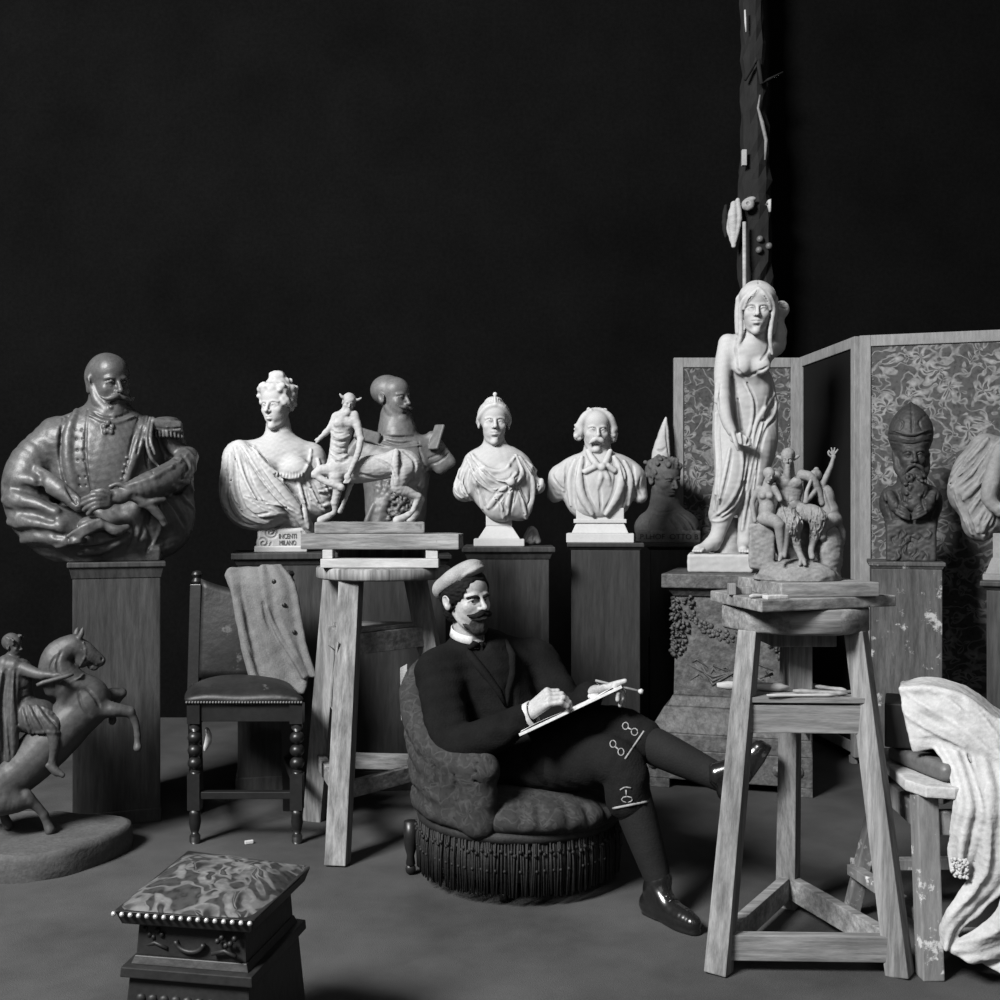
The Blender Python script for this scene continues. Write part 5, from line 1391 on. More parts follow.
# ------------------------------------------------------------------ tall white statue on the carved pedestal
def statue():
    Y0 = P7['Y'] + .02; vb = HOR + (CAMZ - P7['z']) * FPX / Y0
    S = Sculpt((684, 798, 278, vb + 1, -62, 44), .72, Y0)
    # hips, thighs, legs (right leg of the picture bears the weight)
    S.ell((745, 430, 0), (27, 30, 19)); S.ell((746, 390, -8), (25, 36, 17), 8); S.ell((747, 360, -20), (24, 26, 15), 8)
    S.tube([(733, 440, -4), (731, 475, -14), (729, 492, -16)], [18, 16, 13], 7); S.tube([(729, 490, -16), (722, 520, -6), (714, 545, -6)], [12.5, 9, 6.5], 6)
    S.tube([(757, 440, 0), (752, 480, -6), (748, 515, -2), (744, 545, -2)], [19, 14, 10, 7], 7)
    # feet
    S.tube([(716, 538, -6), (706, vb - 24, -14), (698, vb - 21.5, -22)], [6.8, 6.2, 4.6], 3); S.tube([(745, 540, -2), (744, vb - 24, -10), (743, vb - 21.5, -22)], [7, 6.5, 5], 3)
    for q in range(4): S.tube([(696 + q * 2.6, vb - 22.5, -24), (694 + q * 2.6, vb - 20.5, -28)], [1.7, 1.4], .6); S.tube([(740 + q * 2.6, vb - 22, -22), (740 + q * 2.7, vb - 20.5, -27)], [1.7, 1.4], .6)
    # skirt hanging between and behind the legs
    S.tube([(733, 470, 4), (726, 498, 6), (720, 514, 4)], [17, 15, 12], 8); S.tube([(748, 470, 6), (747, 500, 6)], [14, 10], 6)
    S.ell((722, 430, 4), (10, 48, 12), 6); S.ell((766, 420, 4), (12, 50, 12), 6)
    # chest and neck
    S.tube([(757, 330, -30), (752, 348, -27)], [9.5, 12], 5); S.ell((747, 356, -24), (23, 14, 13), 6)
    S.ell((742, 371, -33), (8.5, 8.5, 6.5), 5); S.ell((761, 371, -32), (8.5, 8.5, 6.5), 5)
    # hanging arm at left, hand turned to the right
    S.tube([(728, 347, -24), (723, 374, -30), (723, 400, -33)], [9.5, 8.5, 7.2], 4); S.tube([(723, 400, -33), (727, 422, -36), (732, 434, -38)], [7.5, 6, 4.8], 3)
    S.ell((737, 441, -38), (7, 5, 3.5), 2)
    for q in range(4): S.tube([(740, 438 + q * 2.2, -40), (746, 441 + q * 2.1, -40), (750, 442 + q * 1.8, -38)], [1.9, 1.8, 1.3], .5)
    S.tube([(733, 436, -41), (736, 446, -42), (738, 452, -40)], [2, 2, 1.4], .6)
    # raised arm at right, bent behind the head
    S.tube([(768, 354, -18), (777, 348, -6), (779, 333, 0)], [9, 8, 7], 5); S.tube([(779, 334, 0), (778, 322, 2), (780, 313, 2)], [6.8, 6, 5.5], 3); S.ell((781, 311, 0), (8, 8.5, 7), 3)
    S.lines([[(778, 303), (782, 306), (788, 306)], [(778, 309), (782, 311), (788, 311)]], .9, .8, 's')
    # robe: long folds following the body
    folds = [[(717, 388), (716, 430), (718, 470), (714, 510)], [(735, 400), (739, 430), (742, 470), (730, 505)], [(744, 385), (752, 405), (750, 430), (742, 450)], [(770, 380), (775, 410), (762, 432), (756, 455), (752, 490)], [(765, 400), (760, 430), (752, 460), (746, 490)],
             [(748, 456), (742, 480), (728, 505), (712, 518)], [(744, 470), (738, 500), (722, 516)], [(730, 450), (724, 480), (716, 510)], [(752, 470), (746, 505), (742, 530)]]
    S.lines(folds, 2.0, 2.0, 'u', .3); S.lines([[(u + 3, v + 1) for u, v in f] for f in folds], 1.4, 1.2, 's')
    S.lines([[(736, 372), (744, 380), (754, 378), (768, 372)], [(738, 340), (736, 356), (738, 372)], [(770, 342), (766, 358), (760, 366)]], 1.4, 1.4, 's')
    S.lines([[(774, 395), (766, 408), (756, 425), (752, 445)]], 2.2, 2, 'u', .2); S.lines([[(776, 401), (768, 414), (758, 430), (754, 448)]], 1.6, 1, 's')
    S.lines([[(708, 520), (722, 520), (736, 508), (746, 488)]], 1.8, 1.5, 'u', .3)
    # veiled head
    O, sz, yw, pt, rl = (756, 317, -34), 49, 2, 6, 3
    head(S, O, sz, yw, pt, rl, female=True, ears=False)
    S.frame(O, rot(yw, pt, rl), sz)
    S.ell((0, .14, .16), (.395, .45, .43), .02); S.ell((0, -.10, .27), (.36, .31, .26), .04)
    for sx in (-1, 1):
        S.tube([(sx * .05, -.33, .34), (sx * .22, -.32, .22), (sx * .32, -.22, .02), (sx * .30, -.16, -.25), (sx * .29, -.13, -.55), (sx * .36, -.02, -.85)], [.05, .055, .05, .05, .045, .03], .03)
        S.tube([(sx * .01, -.365, .36), (sx * .10, -.375, .27), (sx * .20, -.33, .16), (sx * .26, -.26, .0)], [.045, .055, .05, .03], .02)
        S.tube([(sx * .03, -.40, .33), (sx * .13, -.40, .22), (sx * .23, -.32, .08)], [.008, .010, .008], .012, 's')
        S.tube([(sx * .33, .05, .2), (sx * .34, .05, -.1), (sx * .33, .08, -.42)], [.09, .09, .07], .05)
    S.tube([(0, -.36, .36), (0, -.22, .5), (0, .1, .6)], [.012, .012, .012], .02, 's')
    S.frame()
    S.lines([[(742, 292), (752, 286), (766, 288)], [(740, 298), (752, 291), (770, 295)], [(737, 306), (742, 297)], [(774, 304), (770, 296)]], .9, .9, 's')
    S.noise(.2, 8, 5); S.cut((0, 0, -1), vb - 17)
    root = empty('statue', P7['c'] + Z3 * P7['z'], 'tall white plaster statue of a veiled woman leaning forward, one arm hanging', 'statue')
    S.build('figure', M['statue'], root)
    B = Sculpt((684, 760, vb - 22, vb + 1, -44, 36), .7, Y0)
    B.boxp((720, vb - 9, -2), (32, 9, 30), 2.5, 0); B.noise(.3, 9, 4); B.cut((0, 0, -1), vb)
    B.build('base', M['plaster'], root)
    T_ = Sculpt((712, 748, 518, vb - 14, -6, 34), .8, Y0); T_.tube([(730, 522, 16), (730, 540, 14), (728, vb - 16, 12)], [9, 12, 15], 3); T_.noise(1.0, 10, 3); T_.cut((0, 0, -1), vb - 17)
    T_.build('tree_stump_support', M['plaster_grey'], root)
statue()

# ------------------------------------------------------------------ grey clay group: faun between two nymphs
def faun_group():
    Y0 = 3.32; zt = 1.147; vb = HOR + (CAMZ - zt) * FPX / Y0
    d = vb - 582
    root = empty('faun_group', W(800, vb, Y0), 'grey clay group of a bearded faun seated between two nude nymphs, one waving', 'sculpture group')
    BX = (742, 850, 442, vb + 1, -48, 48)
    K = Sculpt(BX, .75, Y0)
    K.ell((797, vb + 2, 0), (45, 21, 42), 2); K.boxp((762, 546, -6), (13, 23, 15), 3, 3); K.ell((828, 552, 6), (15, 30, 20), 4); K.ell((798, 538, 18), (26, 30, 16), 4); K.ell((797, 568, -12), (32, 8, 22), 5)
    K.ell((797, vb - 6, -20), (38, 10, 18), 4)
    K.noise(.9, 14, 3); K.noise(.4, 6, 2); K.cut((0, 0, -1), vb)
    K.build('rock_base', M['group'], root)
    h = .5
    # faun
    S = Sculpt((760, 850, 442, vb, -52, 30), h, Y0)
    S.ell((789, 490, 0), (14, 16, 9)); S.ell((789, 508, -2), (12, 14, 9), 4); S.tube([(789, 464, -1), (789, 474, 0)], [5, 6], 2); S.ell((782, 483, -7), (6.5, 5, 4), 3); S.ell((796, 483, -7), (6.5, 5, 4), 3)
    S.tube([(776, 476, 0), (769, 480, -2), (765, 495, -6), (772, 512, -12)], [5.5, 5, 4, 3.2], 2); S.tube([(802, 475, 0), (811, 478, -2), (818, 490, 0), (822, 503, 2)], [5.5, 5, 4, 3.2], 2)
    S.tube([(786, 514, -4), (788, 520, -20), (793, 524, -30)], [11, 12, 10], 4); S.tube([(793, 524, -30), (794, 535, -26), (797, 545, -26)], [9.5, 6.5, 4], 3)
    S.tube([(797, 545, -26), (800, 553, -29), (803, 560, -33)], [4, 3.2, 3.4], 1.5); S.tube([(801, 559, -34), (800, 563, -37)], [2.2, 1.8], .6); S.tube([(804, 559, -34), (805, 563, -37)], [2.2, 1.8], .6)
    S.tube([(800, 512, 0), (812, 514, -14), (818, 518, -20)], [9, 9.5, 8.5], 4); S.tube([(818, 518, -20), (816, 530, -18), (813, 540, -18)], [8.5, 6.5, 4], 3); S.tube([(813, 540, -18), (811, 550, -22), (812, 556, -25)], [3.6, 3, 3], 1)
    rg = random.Random(4)
    for _ in range(70):
        u, v = rg.uniform(780, 804), rg.uniform(505, 536); S.dm = None if _ == 0 else S.dm; S.line([(u, v), (u + rg.uniform(-1.5, 2), v + 5), (u + rg.uniform(-1, 3), v + 9)], .9, .8, rg.choice('us'), .2)
    for _ in range(40):
        u, v = rg.uniform(808, 826), rg.uniform(507, 532); S.line([(u, v), (u + rg.uniform(-1.5, 1), v + 5), (u + rg.uniform(-2, 1), v + 9)], .9, .8, rg.choice('us'), .2)
    head(S, (788, 459, -3), 20, -4, 10, 0, ears=False, lids=False)
    S.frame((788, 459, -3), rot(-4, 10, 0), 20); S.ell((0, .1, .2), (.36, .4, .36), .04)
    for sx in (-1, 1): S.tube([(sx * .3, .02, 0), (sx * .46, .04, .10), (sx * .58, .05, .16)], [.09, .09, .03], .03)
    S.tube([(0, -.33, -.35), (0, -.4, -.65), (.05, -.4, -1.0), (.12, -.36, -1.25)], [.16, .17, .13, .05], .04); S.frame()
    S.lines([[(789, 495), (789, 510)], [(783, 500), (789, 502), (795, 500)], [(782, 508), (789, 510), (796, 508)]], .8, .8, 's'); S.noise(.15, 4, 5)
    f = S.build('faun', M['group'], root)
    # left nymph, leaning on him, arm propped on the rock
    S = Sculpt((744, 795, 462, vb, -52, 26), h, Y0)
    S.ell((766, 496, -8), (8.5, 11, 7)); S.ell((767, 510, -9), (8.5, 10, 8), 3); S.ell((767, 519, -9), (10, 7, 9), 3); S.tube([(768, 482, -7), (768, 488, -8)], [3, 4], 1.5)
    S.ell((763, 496, -14), (3.5, 3.5, 3), 1.5); S.ell((770, 496, -14), (3.5, 3.5, 3), 1.5)
    S.tube([(759, 489, -8), (753, 501, -8), (753, 509, -9), (755, 521, -12)], [3.6, 3, 2.7, 2], 1.5); S.tube([(774, 489, -8), (778, 495, -10), (780, 500, -14)], [3.6, 3, 2.5], 1.5)
    S.tube([(766, 519, -12), (774, 521, -24), (779, 525, -28)], [7, 6.5, 5.2], 2); S.tube([(779, 525, -28), (780, 540, -26), (781, 553, -26)], [5.2, 4, 2.6], 1.5); S.tube([(781, 553, -26), (780, 557, -31), (779, 559, -34)], [2.6, 2.2, 1.4], 1)
    S.tube([(770, 521, -8), (783, 525, -20), (786, 528, -24)], [6, 5.5, 5], 2); S.tube([(786, 528, -24), (785, 542, -24), (784, 555, -28)], [4.8, 3.6, 2.2], 1.5)
    head(S, (769, 476, -9), 15, 30, 14, 18, ears=False, lids=False, female=True); S.frame((769, 476, -9), rot(30, 14, 18), 15); S.ell((0, .14, .16), (.4, .42, .4), .04); S.ell((0, .5, .1), (.2, .16, .2), .06); S.frame()
    S.build('nymph', M['group'], root)
    # right nymph seen from behind, waving
    S = Sculpt((800, 846, 448, vb, -36, 34), h, Y0)
    S.ell((826, 497, 2), (9, 13, 7.5), rt=rot(0, 0, -12)); S.ell((830, 510, 3), (9, 9, 8), 4); S.ell((834, 520, 4), (8.5, 9, 9), 3); S.tube([(819, 484, 0), (822, 490, 1)], [3.2, 4], 1.5)
    S.tube([(822, 486, 0), (828, 473, 0), (831, 466, 0), (833, 459, 0)], [3.6, 2.9, 2.5, 1.9], 1.2); S.ell((833.5, 457, 0), (2.4, 3, 1.6), .8)
    for a, l in ((-38, 7.5), (-14, 9), (8, 9), (32, 8)):
        S.tube([(833.5 + 1.6 * math.sin(R(a)), 456 - 1.6 * math.cos(R(a)), 0), (833.5 + l * math.sin(R(a)) , 457 - l * math.cos(R(a)) * 1.05, -.6)], [1.05, .8], .3)
    S.tube([(833, 458, 0), (829, 455, -1), (828, 452, -1)], [1.1, 1, .8], .3)
    S.tube([(817, 488, -3), (813, 494, -10), (806, 502, -16)], [3.4, 2.8, 2.4], 1.2); S.tube([(806, 502, -16), (807, 492, -14), (811, 481, -11)], [2.5, 2.2, 1.8], 1.2)
    S.tube([(832, 521, -2), (823, 528, -16), (822, 536, -20)], [7, 5.5, 4], 2); S.tube([(822, 536, -20), (826, 546, -12), (822, 553, -14)], [4, 3, 2], 1.5)
    S.tube([(836, 524, 6), (842, 536, 8), (838, 552, 4)], [6, 4.5, 3], 2)
    head(S, (815, 477, -3), 15, -28, -10, -14, ears=False, lids=False, female=True); S.frame((815, 477, -3), rot(-28, -10, -14), 15); S.ell((0, .14, .16), (.42, .42, .4), .04); S.ell((.05, .25, .55), (.2, .2, .18), .06); S.frame()
    S.lines([[(824, 488), (827, 498), (831, 510)]], .9, .9, 's')
    S.build('nymph', M['group'], root)
faun_group()

# ------------------------------------------------------------------ centaur statuette on the left stand
def centaur():
    Y0 = 4.42; vb = HOR + (CAMZ - LEFT_TOP) * FPX / Y0; d = vb - 542.0
    root = empty('centaur_statuette', W(370, vb, Y0), 'small pale plaster centaur with horned head on the left stand, arms thrown back', 'statuette')
    vt = vb - 12      # top of the base slab
    S = Sculpt((312, 430, 392, vt + 6, -34, 34), .55, Y0)
    g = vt - 530.0
    # horse body
    S.tube([(341, 468, 0), (358, 470, 0), (380, 467, 0), (400, 463, 0), (409, 466, 0)], [12.5, 13.5, 13, 13.5, 13], 4)
    S.ell((407, 466, 0), (14, 15, 14), 4); S.ell((338, 468, 0), (10.5, 12, 12), 4); S.ell((398, 457, -4), (11, 8, 9), 3)
    # human trunk
    S.tube([(338, 462, 0), (339, 448, 0), (341, 436, 0)], [10, 9, 10], 4); S.ell((343, 427, 0), (10.5, 13, 9), 4); S.ell((345, 416, 0), (10.5, 6, 8), 3)
    S.tube([(346, 414, -2), (348, 407, -3)], [5.5, 5], 3)
    S.ell((340, 424, -8), (6, 5, 4), 3); S.ell((350, 424, -7), (6, 5, 4), 3)
    S.lines([[(331, 430), (336, 434), (344, 434)], [(332, 440), (340, 443), (350, 440)], [(330, 450), (340, 455), (352, 450)], [(331, 458), (342, 463), (354, 454)], [(334, 446), (342, 449), (351, 446)]], 1.1, 1.2, 's')
    S.lines([[(334, 437), (342, 439), (350, 436)], [(331, 454), (341, 459), (353, 452)]], 1.3, 1.4, 'u')
    # arms
    S.tube([(336, 417, 2), (331, 427, 2), (326, 433, 1)], [4.4, 3.4, 2.8], 2); S.tube([(326, 433, 1), (322, 437, 0), (319, 440, 0)], [2.8, 2.3, 1.8], 1.5)
    for q in range(4): S.tube([(319.5, 438 + q, 0), (316.5 - (q == 1), 439.5 + q * 1.3, 0)], [1, .8], .3)
    S.tube([(354, 416, -5), (358, 428, -9), (361, 440, -12)], [5, 4.2, 3.4], 2); S.tube([(361, 440, -12), (358, 455, -16), (350, 474, -18)], [3.5, 3.2, 2.3], 1.5); S.ell((348, 478, -18), (3.6, 4, 3), 1.5)
    for q in range(4): S.tube([(347 + q * 1.3, 480, -19), (344.5 + q * 1.4, 483.5, -20)], [1.2, .9], .4)
    # legs
    S.tube([(334, 471, -4), (322, 471, -6), (316, 475, -6)], [7.5, 5.6, 4.4], 3); S.tube([(316, 475, -6), (326, 482, -10), (340, 487, -14)], [4, 3.2, 2.7], 1.5); S.ell((342, 488, -15), (3.6, 3.4, 3.4), 1.2)
    S.tube([(337, 478, -8), (338, 490, -9), (335, 503, -9)], [7.5, 4.6, 3.8], 2.5); S.tube([(335, 503, -9), (335, 516 + g * .5, -9), (329, 525 + g, -10)], [3.4, 2.5, 2.6], 1.5); S.tube([(329, 525 + g, -10), (322, 529 + g, -10)], [3.2, 4.2], 1.5)
    S.tube([(402, 474, -9), (398, 487, -12), (409, 493, -11), (418, 497, -10)], [9.5, 7.4, 5, 3.8], 3); S.tube([(418, 497, -10), (413, 510, -11), (408, 520 + g * .6, -12)], [3.6, 2.6, 2.5], 1.5); S.tube([(408, 520 + g * .6, -12), (404, 526 + g, -12), (397, 529 + g, -13)], [3.2, 3.6, 4.4], 1.5)
    S.tube([(412, 476, 8), (410, 488, 10), (421, 499, 10)], [10, 7, 4.4], 4); S.tube([(421, 499, 10), (418, 512, 10), (416, 524 + g, 10)], [4.2, 3.1, 3], 2); S.tube([(416, 523 + g, 10), (411, 529 + g, 9)], [3.2, 4.2], 1.5)
    S.tube([(396, 452, -13), (395, 466, -17), (396, 484, -18)], [3, 4, 2.6], 2)      # tail brought round the flank
    S.tube([(340, 520 + g, 6), (345, 500, 6), (352, 480, 4)], [2.5, 2, 3], 1)           # support
    O, sz = (349, 404, -4), 19
    head(S, O, sz, 6, 16, 10, lids=False); S.frame(O, rot(6, 16, 10), sz); S.ell((0, .12, .18), (.36, .4, .36), .04)
    for sx in (-1, 1): S.tube([(sx * .26, -.05, .22), (sx * .46, -.06, .30), (sx * .58, -.05, .42)], [.09, .07, .03], .04)
    S.ell((0, -.3, -.45), (.2, .16, .22), .06); S.ell((0, -.28, -.72), (.13, .1, .2), .06); S.frame()
    S.lines([[(376, 458), (388, 466), (396, 478)], [(404, 452), (414, 462), (414, 480)], [(360, 474), (376, 478), (392, 474)]], 1.4, 2, 's')
    S.noise(.25, 5, 4)
    S.build('figure', M['plaster_grey'], root)
    k = Y0 / FPX; ax = frame_axes(370, Y0)
    B = Sculpt((306, 430, vt - 1, vb + 1, -30, 28), .8, Y0); B.boxp((370, (vt + vb) / 2 + .5, -1), (54, (vb - vt) / 2, 24), 1.5, 0); B.noise(.4, 12, 3); B.cut((0, 0, -1), vb)
    B.build('base', M['wood_h'], root)
centaur()

# ------------------------------------------------------------------ rearing horse with a Roman rider, low at left
def equestrian():
    Y0 = 4.15
    root = empty('equestrian_statuette', W(20, HOR + CAMZ * FPX / Y0, Y0), 'dark plaster equestrian group of a laurelled rider on a rearing horse, at the left edge', 'statuette')
    S = Sculpt((-90, 156, 622, 845, -50, 46), 1.0, Y0)
    # horse barrel, quarters, neck, head
    S.tube([(90, 706, 0), (62, 732, 0), (34, 758, 0), (6, 782, 0)], [22, 25, 24, 20], 8); S.ell((-2, 784, 0), (26, 26, 25), 8); S.ell((90, 706, 0), (21, 24, 22), 8)
    S.tube([(84, 700, 0), (66, 682, 0), (58, 664, 0), (66, 650, 0)], [21, 18, 15, 11], 7); S.tube([(52, 690, 0), (46, 668, 0), (54, 650, 0), (70, 642, 0)], [8, 8, 7, 4], 5)
    S.tube([(74, 648, 0), (86, 654, -1), (97, 661, -2), (101, 664, -2)], [12, 10, 7.2, 6], 4); S.ell((83, 661, -4), (8, 9, 6), 3); S.ell((102, 664, -2), (5, 4.6, 5), 2)
    S.tube([(99, 668, -2), (96, 671, -2), (91, 669, -2)], [3, 3, 3], 1.5)
    S.tube([(79, 642, -5), (82, 635, -6), (83.5, 629, -6)], [3, 3, .8], 1); S.tube([(76, 641, 6), (78, 634, 7), (79, 630, 7)], [3, 3, .8], 1)
    S.ell((86, 650, -9), (2.4, 1.8, 2), 1); S.ell((103, 662, -6.5), (1.4, 1.4, 1.5), .8, 's'); S.lines([[(103, 667), (99, 668), (96, 668)]], .9, .6, 's')
    S.lines([[(82, 651), (90, 661), (98, 668)], [(84, 642), (86, 656), (80, 668)], [(96, 668), (84, 676), (66, 684)]], 1.1, .8, 'u', -.3)
    S.lines([[(56, 655), (50, 668), (54, 688)], [(62, 650), (57, 664), (62, 684)], [(86, 688), (96, 700), (102, 712)], [(78, 690), (82, 706), (92, 718)]], 1.6, 1.6, 's')
    # raised forelegs
    S.tube([(98, 712, -10), (116, 713, -15), (132, 716, -16)], [10, 7.5, 5.4], 4); S.tube([(132, 716, -16), (138, 728, -16), (140, 740, -16)], [5, 3.8, 3.4], 2); S.tube([(140, 740, -16), (140, 747, -16), (140, 753, -17)], [3.4, 3.6, 4.6], 1.5)
    S.tube([(98, 706, 10), (114, 702, 14), (126, 701, 15)], [9.5, 7, 5], 4); S.tube([(126, 701, 15), (120, 712, 17), (116, 722, 18)], [4.6, 3.6, 3.2], 2); S.tube([(116, 722, 18), (116, 730, 18)], [3.4, 4.4], 1.5)
    # hind legs
    S.tube([(0, 792, -12), (16, 796, -16), (27, 796, -16)], [17, 11, 7.5], 5); S.tube([(26, 792, -16), (38, 804, -16), (44, 812, -16)], [7, 4.8, 4.4], 3); S.tube([(44, 812, -16), (47, 820, -16), (50, 827, -17)], [4.4, 4.4, 5.6], 2)
    S.tube([(-14, 784, 12), (-2, 800, 14), (4, 802, 14)], [18, 10, 7.5], 6); S.tube([(4, 802, 14), (4, 816, 14), (8, 826, 14)], [6.4, 4.6, 5.4], 3)
    S.tube([(-38, 764, 0), (-54, 784, 0), (-52, 830, 0)], [7, 9, 5], 4)
    S.noise(.3, 10, 3)
    horse = S.build('horse', M['horse'], root)
    # rider
    Q = Sculpt((-60, 88, 630, 785, -58, 40), .8, Y0)
    Q.tube([(16, 672, 0), (20, 695, 0), (24, 716, 0)], [15, 14, 15], 6); Q.ell((15, 671, 0), (18, 12, 13), 5); Q.ell((20, 680, -8), (12, 9, 7), 5)
    Q.tube([(13, 655, 0), (14, 664, 0)], [6, 8], 3)
    Q.tube([(24, 668, -14), (36, 672, -22), (42, 673, -26)], [7, 5.6, 4.6], 3); Q.tube([(42, 673, -26), (50, 673, -30), (54, 674, -31)], [4.2, 3.4, 3], 2); Q.ell((56, 674, -32), (4.4, 3.4, 3), 1.5)
    for q in range(4): Q.tube([(56, 672 + q * 1.4, -34), (61, 673 + q * 1.5, -35), (59, 676 + q * 1.3, -36)], [1.3, 1.2, 1], .4)
    Q.tube([(4, 670, 12), (6, 690, 18), (20, 700, 18)], [7, 6, 4], 3)
    # skirt of the tunic, thigh, leg, sandal
    Q.tube([(26, 716, -8), (40, 720, -20), (52, 724, -26)], [15, 13, 9], 6); Q.ell((36, 716, -4), (22, 16, 24), 6)
    Q.tube([(52, 724, -28), (54, 740, -30), (52, 758, -29)], [8, 6.6, 4.4], 3); Q.tube([(52, 758, -29), (54, 766, -31), (62, 772, -34)], [4.4, 4.2, 2.8], 2)
    Q.tube([(48, 762, -29), (56, 770, -31)], [3.4, 3.4], 2)
    Q.lines([[(28, 703), (34, 715), (42, 730)], [(36, 703), (44, 715), (54, 728)], [(22, 706), (26, 720), (32, 735)], [(42, 705), (52, 712), (64, 724)], [(30, 730), (45, 728), (60, 730)]], 1.7, 2, 'u', .3)
    Q.lines([[(31, 703), (38, 715), (46, 730)], [(40, 704), (48, 714), (58, 726)], [(25, 705), (29, 720), (36, 733)], [(8, 684), (18, 688), (30, 686)], [(10, 694), (20, 697), (32, 694)]], 1.2, 1.4, 's')
    # cloak falling behind
    Q.tube([(6, 664, -4), (-4, 690, -4), (-6, 730, -6), (0, 768, -8)], [10, 13, 15, 9], 5); Q.tube([(14, 664, -12), (12, 700, -16), (12, 740, -18), (10, 768, -16)], [6, 6, 7, 4], 4)
    Q.lines([[(6, 668), (2, 700), (4, 750)], [(12, 668), (8, 710), (12, 760)], [(-2, 675), (-8, 710), (-6, 760)], [(16, 668), (16, 690), (18, 720)]], 1.6, 1.8, 's'); Q.lines([[(9, 668), (5, 700), (8, 755)], [(2, 670), (-4, 710), (-1, 760)]], 1.6, 1.8, 'u', .3)
    O, sz, yw = (13, 646, -1), 24, 56
    head(Q, O, sz, yw, 2, 0, lids=False); Q.frame(O, rot(yw, 2, 0), sz); Q.ell((0, .1, .18), (.36, .42, .37), .02)
    Q.frame(); curls(Q, O, sz, yw, 2, 0, [((0, -.1, .4), (.3, .3, .05)), ((-.3, 0, .25), (.06, .3, .12)), ((.3, 0, .25), (.06, .3, .12))], .06, 14, 3, .03)
    Q.noise(.2, 6, 8)
    rider = Q.build('rider', M['horse'], root)
    b = MB(); P = lambda u, v, w: to_world(u, v, w, Q.uc, Q.vc, Y0)
    b.tube([P(36, 681, -38), P(42, 679, -38), P(66, 674, -38), P(73, 672, -38)], [.006, .009, .009, .006], 8); b.build('baton', M['horse'], rider)
    # plinth slab: flat tongue of stone on the floor
    pts = [(-2.35, 3.92), (-1.9, 3.84), (-1.68, 3.88), (-1.56, 4.02), (-1.50, 4.20), (-1.53, 4.33), (-1.75, 4.42), (-2.35, 4.44)]
    Cs = catmull([np.array((x, y, 0)) for x, y in pts], 5); n = len(Cs); ring = []
    for z, k in ((0, 1.0), (.03, 1.012), (.075, 1.0), (.096, .985), (.100, .95)):
        ring.append([Vector((-1.9 + (p[0] + 1.9) * k, 4.13 + (p[1] - 4.13) * k + .006 * math.sin(p[0] * 40 + z * 60), z + (.004 * math.sin(p[0] * 23) if z else 0))) for p in Cs])
    b = MB(); vs = [v for r_ in ring for v in r_]; m_ = len(ring)
    b.add(vs, [(r_ * n + q, r_ * n + (q + 1) % n, (r_ + 1) * n + (q + 1) % n, (r_ + 1) * n + q) for r_ in range(m_ - 1) for q in range(n)], True)
    b.add(ring[-1], [tuple(range(n))]); b.add(ring[0], [tuple(range(n))[::-1]])
    b.build('plinth', M['stone'], root)
equestrian()
# ------------------------------------------------------------------ low upholstered tub chair
def ray_hit(S, u, v, y0=3.0, y1=4.6, step=.002):
    """first point of world-space clay met by the sight line through a picture point"""
    for i in range(int((y1 - y0) / step)):
        p = W(u, v, y0 + i * step); q = [int(round((p[t] - S.lo[t]) / S.h)) for t in range(3)]
        if all(0 <= q[t] < S.n[t] for t in range(3)) and S.F[q[0], q[1], q[2]] < 0: return p
    return None

